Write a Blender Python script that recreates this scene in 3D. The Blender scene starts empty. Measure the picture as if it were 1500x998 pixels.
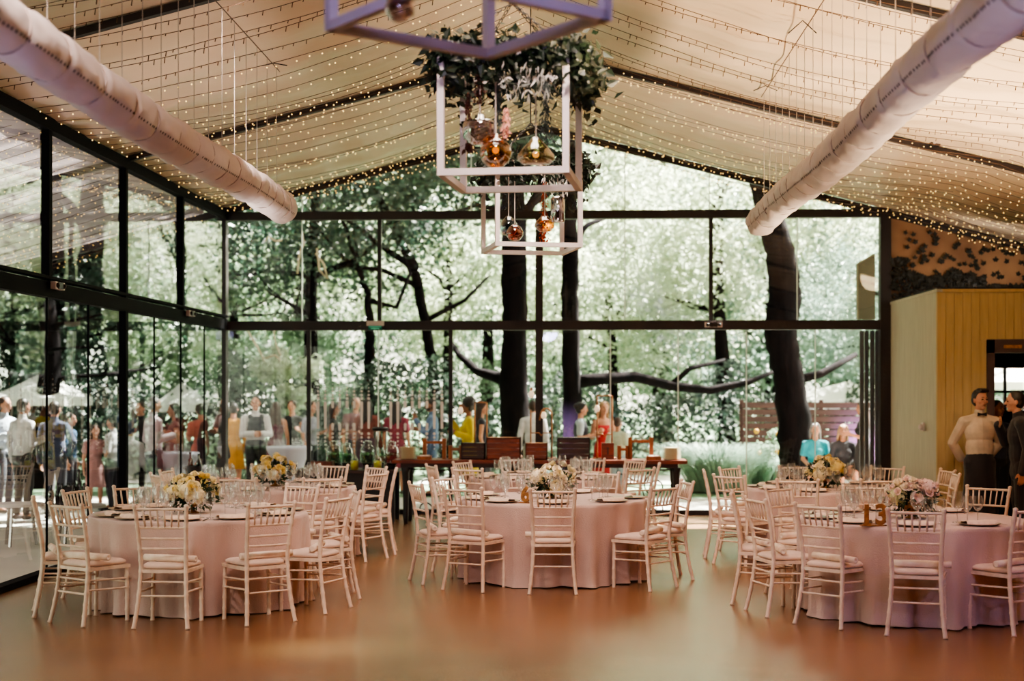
import bpy, bmesh, math, random
from math import sin, cos, pi, radians, atan, atan2, sqrt
from mathutils import Vector, Matrix, noise
random.seed(7)
scene = bpy.context.scene
COL = scene.collection
E = 1.77          # eye height
F = 2083.0        # focal length in pixels of the 1500 wide frame
HX, HY = 836.0, 575.0
YB = 20.6         # back wall
XL = -5.05        # left glass wall
XR = 4.47         # right end of the back glazing
RX = -0.40        # ridge
SL = 0.254
ZR = 5.65
def roofz(x): return ZR - SL*abs(x-RX)
def at(px, py, Y):
    return Vector(((px-HX)/F*Y, Y, E+(HY-py)/F*Y))
def on_floor(px, py):
    Y = E*F/(py-HY)
    return Vector(((px-HX)/F*Y, Y, 0))
def V(*a): return Vector(a)

# ------------------------------------------------------------------ mesh builder
class MB:
    def __init__(s): s.v=[]; s.f=[]; s.m=[]; s.cur=0
    def mat(s, i): s.cur=i; return s
    def add(s, vs, fs):
        b=len(s.v); s.v.extend([tuple(p) for p in vs])
        for f in fs: s.f.append(tuple(i+b for i in f)); s.m.append(s.cur)
    def quad(s,a,b,c,d): s.add([a,b,c,d],[(0,1,2,3)])
    def box(s, lo, hi, M=None):
        x0,y0,z0=lo; x1,y1,z1=hi
        vs=[Vector(p) for p in ((x0,y0,z0),(x1,y0,z0),(x1,y1,z0),(x0,y1,z0),(x0,y0,z1),(x1,y0,z1),(x1,y1,z1),(x0,y1,z1))]
        if M: vs=[M@p for p in vs]
        s.add(vs,[(0,3,2,1),(4,5,6,7),(0,1,5,4),(1,2,6,5),(2,3,7,6),(3,0,4,7)])
    def bar(s, a, b, w, h, up=(0,0,1)):
        a=Vector(a); b=Vector(b); d=(b-a).normalized(); u=Vector(up)
        if abs(d.dot(u))>.99: u=Vector((0,1,0))
        x=d.cross(u).normalized(); z=x.cross(d).normalized()
        vs=[]
        for p in (a,b):
            for sx,sz in ((-1,-1),(1,-1),(1,1),(-1,1)): vs.append(p+x*(sx*w/2)+z*(sz*h/2))
        s.add(vs,[(0,1,2,3),(7,6,5,4),(0,4,5,1),(1,5,6,2),(2,6,7,3),(3,7,4,0)])
    def tube(s, pts, rs, n=8, cap=True, jit=0, flat=None):
        pts=[Vector(p) for p in pts]
        if not hasattr(rs,'__len__'): rs=[rs]*len(pts)
        vs=[]; N=None
        for i,p in enumerate(pts):
            d=(pts[min(i+1,len(pts)-1)]-pts[max(i-1,0)])
            d=d.normalized() if d.length>1e-9 else Vector((0,0,1))
            if N is None:
                u=Vector((0,0,1)) if abs(d.z)<.9 else Vector((0,1,0))
                N=d.cross(u).normalized()
            else:
                N=(N-d*N.dot(d)); N=N.normalized() if N.length>1e-6 else d.orthogonal().normalized()
            B=d.cross(N)
            for k in range(n):
                t=2*pi*k/n; r=rs[i]*(1+(random.uniform(-jit,jit) if jit else 0))
                vs.append(p+N*(cos(t)*r)+B*(sin(t)*r))
        fs=[]
        for i in range(len(pts)-1):
            for k in range(n):
                k2=(k+1)%n; fs.append((i*n+k,i*n+k2,(i+1)*n+k2,(i+1)*n+k))
        if cap: fs.append(tuple(range(n-1,-1,-1))); fs.append(tuple(range((len(pts)-1)*n,len(pts)*n)))
        s.add(vs,fs)
    def lathe(s, prof, c=(0,0,0), n=16, M=None):
        c=Vector(c); vs=[]; fs=[]
        for r,z in prof:
            for k in range(n):
                t=2*pi*k/n; p=Vector((r*cos(t),r*sin(t),z))
                vs.append((M@p if M else p)+c)
        for i in range(len(prof)-1):
            for k in range(n):
                k2=(k+1)%n; fs.append((i*n+k,i*n+k2,(i+1)*n+k2,(i+1)*n+k))
        if prof[0][0]>1e-5: fs.append(tuple(range(n-1,-1,-1)))
        if prof[-1][0]>1e-5: fs.append(tuple(range((len(prof)-1)*n,len(prof)*n)))
        s.add(vs,fs)
    def ball(s, c, r, n=8, m=6, M=None):
        if not hasattr(r,'__len__'): r=(r,r,r)
        c=Vector(c); vs=[]; fs=[]
        for i in range(m+1):
            ph=pi*i/m
            for k in range(n):
                t=2*pi*k/n
                p=Vector((r[0]*sin(ph)*cos(t),r[1]*sin(ph)*sin(t),-r[2]*cos(ph)))
                vs.append((M@p if M else p)+c)
        for i in range(m):
            for k in range(n):
                k2=(k+1)%n; fs.append((i*n+k,i*n+k2,(i+1)*n+k2,(i+1)*n+k))
        s.add(vs,fs)
    def cap(s, a, b, ra, rb, n=10):
        """tapered capsule"""
        a=Vector(a); b=Vector(b); d=b-a; L=d.length; d=d/L if L>1e-9 else Vector((0,0,1))
        pts=[];rs=[]
        for t in (0.02,.3,.6,.85): pts.append(a-d*ra*cos(t*pi/2)); rs.append(ra*sin(t*pi/2))
        pts.append(a); rs.append(ra); pts.append(b); rs.append(rb)
        for t in (.85,.6,.3,.02): pts.append(b+d*rb*cos(t*pi/2)); rs.append(rb*sin(t*pi/2))
        s.tube(pts,rs,n)
    def mesh(s, name, mats, smooth=False):
        me=bpy.data.meshes.new(name); me.from_pydata(s.v,[],s.f)
        for m in (mats if isinstance(mats,(list,tuple)) else [mats]): me.materials.append(m)
        if s.m and max(s.m)>0: me.polygons.foreach_set('material_index', s.m)
        if smooth: me.polygons.foreach_set('use_smooth',[True]*len(me.polygons))
        me.update(); return me
    def build(s, name, mats, parent=None, smooth=False, loc=None):
        o=bpy.data.objects.new(name, s.mesh(name,mats,smooth)); COL.objects.link(o)
        if parent: o.parent=parent
        if loc: o.location=loc
        return o

def tag(o, label=None, cat=None, group=None, kind=None):
    if label: o['label']=label
    if cat: o['category']=cat
    if group: o['group']=group
    if kind: o['kind']=kind
    return o
def empty(name, loc=(0,0,0), rz=0, label=None, cat=None, group=None):
    o=bpy.data.objects.new(name,None); COL.objects.link(o); o.empty_display_size=.1
    o.location=loc; o.rotation_euler=(0,0,rz); tag(o,label,cat,group); return o
def copy_tree(o, parent=None):
    kids=list(o.children); c=o.copy(); COL.objects.link(c)
    if parent: c.parent=parent
    for ch in kids: copy_tree(ch,c)
    return c
def struct(name, mb, mats, parent=None, smooth=False):
    o=mb.build(name,mats,parent,smooth)
    if parent is None: o['kind']='structure'
    return o
def remesh(mb, name, mat, voxel, smooth_it=2, parent=None):
    me=mb.mesh(name,mat)
    o=bpy.data.objects.new('tmp',me); COL.objects.link(o)
    m=o.modifiers.new('r','REMESH'); m.mode='VOXEL'; m.voxel_size=voxel; m.use_smooth_shade=True
    if smooth_it:
        sm=o.modifiers.new('s','SMOOTH'); sm.factor=.5; sm.iterations=smooth_it
    dg=bpy.context.evaluated_depsgraph_get(); ev=o.evaluated_get(dg)
    nm=bpy.data.meshes.new_from_object(ev,depsgraph=dg)
    bpy.data.objects.remove(o)
    bpy.data.meshes.remove(me)
    nm.name=name
    if not nm.materials: nm.materials.append(mat)
    nm.polygons.foreach_set('use_smooth',[True]*len(nm.polygons))
    r=bpy.data.objects.new(name,nm); COL.objects.link(r)
    if parent: r.parent=parent
    return r

# ------------------------------------------------------------------ materials
def srgb(c):
    return tuple(((x/255)/12.92 if x/255<=.04045 else ((x/255+.055)/1.055)**2.4) for x in c)+(1,)
def nm(name):
    m=bpy.data.materials.new(name); m.use_nodes=True; nt=m.node_tree; nt.nodes.clear()
    out=nt.nodes.new('ShaderNodeOutputMaterial'); return m,nt,out
def N(nt,t,**k):
    n=nt.nodes.new(t)
    for a,b in k.items(): setattr(n,a,b)
    return n
def pbr(name, col, rough=.5, col2=None, scale=8, detail=3, metal=0, bump=0, bscale=40, stretch=None, spec=.5, emit=0, sheen=0, subs=0):
    m,nt,out=nm(name); p=N(nt,'ShaderNodeBsdfPrincipled'); nt.links.new(p.outputs[0],out.inputs[0])
    c=srgb(col); p.inputs['Base Color'].default_value=c; p.inputs['Roughness'].default_value=rough
    p.inputs['Metallic'].default_value=metal; p.inputs['Specular IOR Level'].default_value=spec
    if sheen: p.inputs['Sheen Weight'].default_value=sheen
    tc=None
    def coords(st):
        tc=N(nt,'ShaderNodeTexCoord')
        mp=N(nt,'ShaderNodeMapping'); mp.inputs['Scale'].default_value=st or (1,1,1)
        nt.links.new(tc.outputs['Object'],mp.inputs['Vector']); return mp.outputs[0]
    if col2:
        no=N(nt,'ShaderNodeTexNoise'); no.inputs['Scale'].default_value=scale; no.inputs['Detail'].default_value=detail
        nt.links.new(coords(stretch),no.inputs['Vector'])
        cr=N(nt,'ShaderNodeValToRGB'); cr.color_ramp.elements[0].position=.32; cr.color_ramp.elements[1].position=.68
        cr.color_ramp.elements[0].color=c; cr.color_ramp.elements[1].color=srgb(col2)
        nt.links.new(no.outputs[0],cr.inputs[0]); nt.links.new(cr.outputs[0],p.inputs['Base Color'])
        if emit: nt.links.new(cr.outputs[0],p.inputs['Emission Color'])
    if emit:
        p.inputs['Emission Color'].default_value=c; p.inputs['Emission Strength'].default_value=emit
    if bump:
        no=N(nt,'ShaderNodeTexNoise'); no.inputs['Scale'].default_value=bscale; no.inputs['Detail'].default_value=4
        nt.links.new(coords(stretch),no.inputs['Vector'])
        b=N(nt,'ShaderNodeBump'); b.inputs['Strength'].default_value=bump; b.inputs['Distance'].default_value=.02
        nt.links.new(no.outputs[0],b.inputs['Height']); nt.links.new(b.outputs[0],p.inputs['Normal'])
    return m
def glass(name, tint=(255,255,255), k=1.5, add=0.0, rough=0.02, wav=0):
    """thin sheet: see-through plus fresnel reflection"""
    m,nt,out=nm(name)
    t=N(nt,'ShaderNodeBsdfTransparent'); t.inputs[0].default_value=srgb(tint)
    g=N(nt,'ShaderNodeBsdfGlossy'); g.inputs['Roughness'].default_value=rough; g.inputs[0].default_value=(1,1,1,1)
    fr=N(nt,'ShaderNodeFresnel'); ge=N(nt,'ShaderNodeNewGeometry'); io=N(nt,'ShaderNodeMath',operation='MULTIPLY_ADD'); io.inputs[1].default_value=1/1.5-1.5; io.inputs[2].default_value=1.5
    nt.links.new(ge.outputs['Backfacing'],io.inputs[0]); nt.links.new(io.outputs[0],fr.inputs['IOR'])
    if wav:
        no=N(nt,'ShaderNodeTexNoise'); no.inputs['Scale'].default_value=.9; tc=N(nt,'ShaderNodeTexCoord')
        nt.links.new(tc.outputs['Object'],no.inputs['Vector'])
        b=N(nt,'ShaderNodeBump'); b.inputs['Strength'].default_value=wav; b.inputs['Distance'].default_value=.05
        nt.links.new(no.outputs[0],b.inputs['Height']); nt.links.new(b.outputs[0],g.inputs['Normal'])
    mu=N(nt,'ShaderNodeMath',operation='MULTIPLY_ADD'); mu.inputs[1].default_value=k; mu.inputs[2].default_value=add; mu.use_clamp=True
    mx=N(nt,'ShaderNodeMixShader')
    nt.links.new(fr.outputs[0],mu.inputs[0]); nt.links.new(mu.outputs[0],mx.inputs[0])
    nt.links.new(t.outputs[0],mx.inputs[1]); nt.links.new(g.outputs[0],mx.inputs[2]); nt.links.new(mx.outputs[0],out.inputs[0])
    return m
def leafmat(name, c1, c2, c3=None, trans=.45, scale=1.2):
    m,nt,out=nm(name)
    tc=N(nt,'ShaderNodeTexCoord'); no=N(nt,'ShaderNodeTexNoise'); no.inputs['Scale'].default_value=scale; no.inputs['Detail'].default_value=6; no.inputs['Roughness'].default_value=.7
    nt.links.new(tc.outputs['Object'],no.inputs['Vector'])
    cr=N(nt,'ShaderNodeValToRGB'); e=cr.color_ramp.elements; e[0].position=.35; e[1].position=.68; e[0].color=srgb(c1); e[1].color=srgb(c2)
    if c3: x=e.new(.8); x.color=srgb(c3)
    nt.links.new(no.outputs[0],cr.inputs[0])
    d=N(nt,'ShaderNodeBsdfDiffuse'); tr=N(nt,'ShaderNodeBsdfTranslucent'); mx=N(nt,'ShaderNodeMixShader'); mx.inputs[0].default_value=trans
    gl=N(nt,'ShaderNodeBsdfGlossy'); gl.inputs['Roughness'].default_value=.45; m2=N(nt,'ShaderNodeMixShader'); m2.inputs[0].default_value=.06
    nt.links.new(cr.outputs[0],d.inputs[0]); nt.links.new(cr.outputs[0],tr.inputs[0])
    nt.links.new(d.outputs[0],mx.inputs[1]); nt.links.new(tr.outputs[0],mx.inputs[2])
    nt.links.new(mx.outputs[0],m2.inputs[1]); nt.links.new(gl.outputs[0],m2.inputs[2]); nt.links.new(m2.outputs[0],out.inputs[0])
    return m
def emis(name,col,st):
    m,nt,out=nm(name); e=N(nt,'ShaderNodeEmission'); e.inputs[0].default_value=srgb(col); e.inputs[1].default_value=st
    nt.links.new(e.outputs[0],out.inputs[0]); return m

M={}
M['frame']=pbr('dark_steel',(38,28,30),.5,(30,22,26),3,bump=.15,bscale=30)
M['leftframe']=pbr('grey_steel',(16,15,19),.75,(12,11,15),3,spec=.06)
M['glass']=glass('window_glass',(250,253,250),1.1,0,.0)
M['glassleftlow']=glass('side_door_glass',(226,236,232),1.5,.02,.012,.05)
M['glassleft']=glass('side_window_glass',(226,230,230),1.5,.02,.012,.06)
M['chair']=pbr('limewashed_wood',(238,216,198),.42,(220,192,172),14,bump=.08,bscale=60,stretch=(1,1,.3))
M['cushion']=pbr('cream_cushion',(232,205,190),.8,(218,190,176),9,bump=.2,bscale=30,sheen=.2)
M['paper']=pbr('rolled_paper',(252,236,220),.6,(230,200,180),10)
M['plate']=pbr('grey_plate',(190,168,144),.35,(172,150,128),12)
M['napkin']=pbr('napkin',(235,210,190),.85,(222,196,176),20,bump=.2)
M['silver']=pbr('silver',(170,165,165),.2,metal=1)
def crystal(name):
    m,nt,out=nm(name); t=N(nt,'ShaderNodeBsdfTransparent'); t.inputs[0].default_value=(.97,.97,.97,1)
    g=N(nt,'ShaderNodeBsdfGlossy'); g.inputs['Roughness'].default_value=.08; tl=N(nt,'ShaderNodeBsdfTranslucent'); tl.inputs[0].default_value=(.9,.86,.84,1)
    m1=N(nt,'ShaderNodeMixShader'); m1.inputs[0].default_value=.45; nt.links.new(g.outputs[0],m1.inputs[1]); nt.links.new(tl.outputs[0],m1.inputs[2])
    lw=N(nt,'ShaderNodeLayerWeight'); lw.inputs[0].default_value=.28; mu=N(nt,'ShaderNodeMath',operation='MULTIPLY_ADD'); mu.inputs[1].default_value=.9; mu.inputs[2].default_value=.08
    mx=N(nt,'ShaderNodeMixShader'); nt.links.new(lw.outputs['Facing'],mu.inputs[0]); nt.links.new(mu.outputs[0],mx.inputs[0]); nt.links.new(t.outputs[0],mx.inputs[1]); nt.links.new(m1.outputs[0],mx.inputs[2]); nt.links.new(mx.outputs[0],out.inputs[0]); return m
M['wglass']=crystal('wine_glass')
M['gold']=pbr('aged_gold',(176,124,70),.4,(130,86,48),30,metal=.35)
M['wood']=pbr('red_brown_wood',(126,54,27),.4,(88,36,18),5,bump=.2,bscale=20,stretch=(1,6,6))
M['wooddark']=pbr('dark_wood',(62,34,28),.5,(44,24,22),6,stretch=(1,5,5))
M['woodmid']=pbr('oak_wood',(160,96,52),.45,(122,66,34),6,stretch=(5,5,1))
M['iron']=pbr('black_iron',(24,20,22),.5,(34,28,30),10,metal=.2)
M['brass']=pbr('brass_tube',(176,124,84),.3,(140,92,60),10,metal=.8)
M['white']=pbr('white_paint',(228,218,216),.45,(214,204,204),4)
M['cord']=pbr('white_cord',(190,178,170),.6)
M['wire']=pbr('string_wire',(92,66,48),.6)
M['bulb']=emis('fairy_bulb',(255,205,120),4)
M['bulbdim']=pbr('unlit_bulb',(90,62,40),.4)
M['duct']=pbr('duct_fabric',(220,210,208),.8,(206,194,190),2.2,bump=.9,bscale=5,stretch=(1,.5,1))
M['darkhole']=pbr('vent_hole',(40,28,26),.9)
# ================================================================== SETTING
M['floor']=pbr('resin_floor',(140,101,70),.27,(124,89,62),1.3,bump=.05,bscale=120,spec=.75)
nt=M['floor'].node_tree
p=[n for n in nt.nodes if n.type=='BSDF_PRINCIPLED'][0]
# fine speckle over the broad tone
tc=N(nt,'ShaderNodeTexCoord'); n2=N(nt,'ShaderNodeTexNoise'); n2.inputs['Scale'].default_value=90; n2.inputs['Detail'].default_value=2
nt.links.new(tc.outputs['Object'],n2.inputs['Vector'])
mx=N(nt,'ShaderNodeMix'); mx.data_type='RGBA'; mx.blend_type='MULTIPLY'; mx.inputs[0].default_value=.55
cr=N(nt,'ShaderNodeValToRGB'); cr.color_ramp.elements[0].position=.35; cr.color_ramp.elements[1].position=.65
cr.color_ramp.elements[0].color=(.55,.5,.46,1); cr.color_ramp.elements[1].color=(1,1,1,1)
nt.links.new(n2.outputs[0],cr.inputs[0])
src=p.inputs['Base Color'].links[0].from_socket
nt.links.new(src,mx.inputs[6]); nt.links.new(cr.outputs[0],mx.inputs[7]); nt.links.new(mx.outputs[2],p.inputs['Base Color'])
M['fabric']=pbr('ceiling_fabric',(240,216,186),.30,(228,202,172),.8,bump=.6,bscale=1.6,stretch=(.5,2.4,1),spec=.55,sheen=.1)
M['wallpl']=pbr('brown_plaster',(168,128,96),.85,(134,98,74),2)
M['sidingfront']=pbr('mustard_siding',(196,172,126),.7,(184,160,114),6,stretch=(4,4,.4))
M['sidingside']=pbr('grey_siding',(196,192,172),.65,(182,178,160),6,stretch=(4,4,.4))
M['doorframe']=pbr('violet_brown_frame',(70,50,52),.55,(58,42,46),5)
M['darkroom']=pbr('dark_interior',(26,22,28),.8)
M['ivy']=pbr('ivy_leaf',(22,22,18),.5,(38,34,24),6)
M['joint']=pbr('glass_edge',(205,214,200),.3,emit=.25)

f=MB(); f.box((-5.1,-4,-.12),(9,YB+.1,0)); struct('floor',f,M['floor'])

def tentmat():
    m=pbr('outer_tent_fabric',(206,190,196),.3,(184,168,180),.7,bump=.7,bscale=1.6,stretch=(.5,2.4,1),spec=.5); nt=m.node_tree
    p=[n for n in nt.nodes if n.type=='BSDF_PRINCIPLED'][0]; out=[n for n in nt.nodes if n.type=='OUTPUT_MATERIAL'][0]
    t=N(nt,'ShaderNodeBsdfTranslucent'); t.inputs[0].default_value=srgb((226,206,206)); mx=N(nt,'ShaderNodeMixShader'); mx.inputs[0].default_value=.05
    w=N(nt,'ShaderNodeTexWave'); w.bands_direction='Y'; w.inputs['Scale'].default_value=.5; w.inputs['Distortion'].default_value=5; w.inputs['Detail'].default_value=2
    tc=N(nt,'ShaderNodeTexCoord'); nt.links.new(tc.outputs['Object'],w.inputs['Vector']); mu=N(nt,'ShaderNodeMath',operation='MULTIPLY_ADD'); mu.inputs[1].default_value=.06; mu.inputs[2].default_value=.02
    nt.links.new(w.outputs['Fac'],mu.inputs[0]); nt.links.new(mu.outputs[0],mx.inputs[0])
    nt.links.new(p.outputs[0],mx.inputs[1]); nt.links.new(t.outputs[0],mx.inputs[2]); nt.links.new(mx.outputs[0],out.inputs[0]); return m
M['tent']=tentmat()
# ceiling: sagging cloth between the rafters
RAFT=[20.6,16.0,11.4,6.8,2.2,-2.4]
def fabz(x,y):
    z=roofz(x)
    for i in range(len(RAFT)-1):
        if RAFT[i+1]<=y<=RAFT[i]:
            t=(y-RAFT[i+1])/(RAFT[i]-RAFT[i+1]); 
            u=min(1,abs(x-RX)/4.7) if x>-5.1 else abs(x+5.1)/6; 
            s=sin(pi*t)
            z-= .16*s*(.25+sin(pi*min(u,1)))
            z+= .018*sin(x*9+y*1.2)*s+.022*sin(y*7+x*.8+sin(x*2)*1.2)*s*(.3+u)
    return z
def fabric(x0,x1,y0,y1,nx,ny):
    b=MB(); vs=[];fs=[]
    for j in range(ny+1):
        for i in range(nx+1):
            x=x0+(x1-x0)*i/nx; y=y0+(y1-y0)*j/ny
            vs.append((x,y,fabz(x,y)))
    for j in range(ny):
        for i in range(nx):
            a=j*(nx+1)+i; fs.append((a,a+1,a+nx+2,a+nx+1))
    b.add(vs,fs); return b
for i in range(len(RAFT)-1):
    y1,y0=RAFT[i],RAFT[i+1]
    struct('ceiling',fabric(-5.15,RX,y0,y1,36,60),M['fabric'],smooth=True)
    struct('ceiling',fabric(-11,-5.15,y0,y1,44,60),M['tent'],smooth=True)
    struct('ceiling',fabric(RX,9,y0,y1,64,60),M['fabric'],smooth=True)
b=MB(); b.quad((-5.3,YB+.3,roofz(-5.3)+.2),(RX,YB+.3,ZR+.22),(RX,-4,ZR+.22),(-5.3,-4,roofz(-5.3)+.2))
b.quad((RX,YB+.3,ZR+.22),(9.1,YB+.3,roofz(9.1)+.2),(9.1,-4,roofz(9.1)+.2),(RX,-4,ZR+.22))
b.quad((-5.3,YB+.3,roofz(-5.3)+.2),(-5.3,-4,roofz(-5.3)+.2),(-5.3,-4,roofz(-5.3)+.02),(-5.3,YB+.3,roofz(-5.3)+.02))
struct('roof',b,M['wooddark'])
# rafters
for k,y in enumerate(RAFT[:5]):
    b=MB(); dz=.06 if k==0 else .045
    b.bar((-11,y,roofz(-11)-dz),(RX,y,ZR-dz),.07,.06 if k else .1); b.bar((RX,y,ZR-dz),(9,y,roofz(9)-dz),.07,.06 if k else .1)
    o=struct('trim_%d'%(k+1),b,M['frame'])
    if k<4: c=MB(); c.box((-11.06,y-.05,-.03),(-10.94,y+.05,roofz(-11)-dz)); struct('column',c,M['frame'])
# sensor on the second rafter
sb=empty('motion_sensor',at(1363,213,15.9),0,'small black box sensor on the dark rafter above the grey fabric duct','sensor')
b=MB(); b.box((-.05,-.05,-.04),(.05,.05,.04)); b.build('housing',M['iron'],sb)
b=MB(); b.box((-.03,-.055,-.02),(.0,-.05,.02)); b.box((.01,-.055,-.02),(.03,-.05,.02)); b.build('lens',M['white'],sb)

# back glazing
def bx(px): return (px-HX)/F*YB
Z1,Z2=2.74,4.34       # beam centres
T=.13
b=MB()
for z,h in ((Z1,.135),(Z2,.12)): b.box((XL,YB-.06,z-h/2),(XR+.1,YB+.08,z+h/2))
b.box((XL,YB-.05,0),(XR,YB+.07,.07))
struct('beam',b,M['frame'])
b=MB()
cols=[('column',XL-.03,.12,0,4.5),('column',bx(790),.11,0,Z2),('column',XR+.03,.15,0,4.5)]
for n_,x,w,z0,z1 in cols:
    c=MB(); c.box((x-w/2,YB-.08,z0),(x+w/2,YB+.08,z1)); struct('column',c,M['frame'])
def pane(b,x0,x1,z0,z1,y=YB): b.quad((x0,y,z0),(x1,y,z0),(x1,y,z1),(x0,y,z1))
wn=[0]
def window(label_bits=None):
    wn[0]+=1; e=empty('window_%d'%wn[0]); e['kind']='structure'; return e
def back_window(x0,x1,z0,z1,joints=(),mulls=(),top=None,decal=None):
    e=window()
    xs=[x0]+list(joints)+[x1]
    fr=MB()
    for x in mulls: fr.box((x-.028,YB-.03,z0),(x+.028,YB+.04,z1))
    for x in joints: pass
    if fr.v: fr.build('window_frame',M['frame'],e)
    for i in range(len(xs)-1):
        g=MB()
        if top: 
            a,c=xs[i],xs[i+1]
            if a<RX<c: g.add([(a,YB,z0),(c,YB,z0),(c,YB,roofz(c)-.03),(RX,YB,ZR-.03),(a,YB,roofz(a)-.03)],[(0,1,2,3,4)])
            else: g.quad((a,YB,z0),(c,YB,z0),(c,YB,roofz(c)-.03),(a,YB,roofz(a)-.03))
        else: pane(g,xs[i],xs[i+1],z0,z1)
        g.build('pane',M['glass'],e)
    for x in joints:
        j=MB(); zt=(roofz(x)-.05) if top else z1
        j.box((x-.007,YB-.012,z0),(x+.007,YB+.012,zt)); j.build('glazing_joint',M['joint'],e)
    return e
zl0,zl1=.07,Z1-.068
back_window(XL+.03,bx(450),zl0,zl1)
w2=back_window(bx(450),bx(660),zl0,zl1,joints=[bx(553)],mulls=[bx(450),bx(660)])
back_window(bx(660),bx(790)-.05,zl0,zl1)
back_window(bx(790)+.05,XR-.04,zl0,zl1,joints=[bx(894),bx(992.6),bx(1091.6),bx(1191)])
zu0,zu1=Z1+.068,Z2-.06
back_window(XL+.03,bx(555),zu0,zu1,joints=[bx(440)],mulls=[bx(555)+.0])
back_window(bx(555),bx(790)-.05,zu0,zu1)
back_window(bx(790)+.05,bx(1040),zu0,zu1,joints=[bx(915)],mulls=[bx(1040)])
back_window(bx(1040),XR-.04,zu0,zu1,joints=[bx(1165)])
back_window(XL+.03,XR-.04,Z2+.06,0,joints=[bx(440),bx(690),bx(915),bx(1038)],top=True)
# white safety marks on the glass: dots growing into bars and shrinking again
M['decal']=pbr('glass_marking',(232,220,208),.6,emit=.12)
M['decalfaint']=glass('faint_glass_marking',(255,255,255),0,.0)
_n=M['decalfaint'].node_tree; _m=[n for n in _n.nodes if n.type=='MIX_SHADER'][0]; _d=N(_n,'ShaderNodeBsdfDiffuse'); _n.links.new(_d.outputs[0],_m.inputs[2]); _n.links.remove(_m.inputs[0].links[0]); _m.inputs[0].default_value=.28
def marks(name,X_of,plane,y0,parent,ncol,longs,mt='decal'):
    b=MB()
    def disc(x,z,r,h):
        pts=[]
        n=10
        for k in range(n):
            t=2*pi*k/n; zz=z+(h/2 if sin(t)>=0 else -h/2)+r*sin(t)
            pts.append(plane(x+r*cos(t),zz))
        b.add(pts,[tuple(range(n))])
    for c,x in enumerate(X_of):
        for k,r in enumerate((.006,.011,.015,.018,.021)): disc(x,y0-k*.052,r,0)
        if c in longs: disc(x,y0-.26-.19,.021,.36)
        else:
            disc(x,y0-.26-.035,.021,.07)
            disc(x,y0-.26-.36,.021,.07)
            
        for k,r in enumerate((.021,.018,.015,.011,.008)): disc(x,y0-.26-.46-k*.055,r,0)
    return b.build(name,M[mt],parent)
zt=E+(575-563)/101.1
xs=[bx(440+c/3.84) for c in (92,133,175,215,257,297,340,380,505,545,587,627,668,710,752,795)]
marks('glass_marking',xs,lambda x,z:(x,YB-.006,z),zt,w2,16,(0,1,6,7,8,9,14,15))
t=bpy.data.curves.new('t','FONT'); t.body='T'; t.size=.09; t.extrude=.001; t.align_x='CENTER'
to=bpy.data.objects.new('glass_lettering',t); COL.objects.link(to); to.data.materials.append(M['decal'])
to.location=(bx(490),YB-.008,E-.40); to.rotation_euler=(pi/2,0,0); to.parent=w2

# left glass wall
b=MB()
b.box((XL-.06,6.44,2.76-.075),(XL+.05,YB,2.76+.075)); b.box((XL-.05,6.44,2.76+.1),(XL+.06,YB,2.76+.13))
b.box((XL-.06,6.44,4.3),(XL+.05,YB,4.42)); b.box((XL-.06,6.44,0),(XL+.06,YB,.06))
struct('beam',b,M['leftframe'])
ym=[20.6-2.36*i for i in range(1,7)]
for i,y in enumerate(ym):
    if i%2==1 : 
        c=MB(); c.box((XL-.06,y-.045,0),(XL+.04,y+.045,2.76)); struct('column',c,M['leftframe'])
    c=MB(); c.box((XL-.05,y-.04,2.76),(XL+.04,y+.04,4.36)); struct('column',c,M['leftframe'])
yy=[20.6]+ym
def side_pane(e,y0,y1,z0,z1,gm='glassleft'):
    g=MB(); g.quad((XL,y0,z0),(XL,y1,z0),(XL,y1,z1),(XL,y0,z1)); g.build('pane',M[gm],e)
for i in range(len(yy)-1):
    e=window(); side_pane(e,yy[i+1],yy[i],2.83,4.3)
for i in range(0,len(yy)-2,2):
    e=window(); y1,y0=yy[i],yy[i+2]; n_=4
    for k in range(n_): side_pane(e,y0+(y1-y0)*k/n_,y0+(y1-y0)*(k+1)/n_,.06,2.69,'glassleftlow')
    for k in range(1,n_):
        y=y0+(y1-y0)*k/n_; j=MB(); j.box((XL-.01,y-.006,.06),(XL+.01,y+.006,2.69)); j.build('glazing_joint',M['leftframe'],e)
    if i==2:
        ys=[y0+.35+.27*k for k in range(15)]
        marks('glass_marking',ys,lambda y,z:(XL+.006,y,z),1.95,e,15,(),'decalfaint')
# other walls
b=MB(); b.box((9,-4,0),(9.12,YB+.1,3.5)); struct('wall_right',b,M['wallpl'])
b=MB(); b.box((-5.3,-4.1,0),(9.1,-4,5.9)); struct('wall_front',b,M['wallpl'])
b=MB(); b.box((XL-.1,-4,0),(XL,6.44,4.5)); struct('wall_left',b,M['wallpl'])
# back wall right of the glazing, with a window opening inside the cabin
wx0,wx1,wz0,wz1=6.0,6.56,1.50,2.13
b=MB()
x0,x1=XR+.1,9
def wq(xa,xb,za,zb): b.quad((xa,YB,za),(xb,YB,za),(xb,YB,zb),(xa,YB,zb))
wq(x0,wx0,0,2.9); wq(wx1,x1,0,2.9); wq(wx0,wx1,0,wz0); wq(wx0,wx1,wz1,2.9)
b.quad((x0,YB,2.9),(x1,YB,2.9),(x1,YB,roofz(x1)),(x0,YB,roofz(x0)))
struct('wall_back',b,M['wallpl'])
e=window(); b=MB()
for xx in (wx0,wx0+.2,wx1): b.box((xx-.018,YB-.03,wz0),(xx+.018,YB+.03,wz1))
for zz in (wz0,wz0+.28,wz1): b.box((wx0,YB-.032,zz-.018),(wx1,YB+.028,zz+.018))
b.build('window_frame',M['doorframe'],e)
g=MB(); pane(g,wx0,wx1,wz0,wz1); g.build('pane',M['glass'],e)

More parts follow.
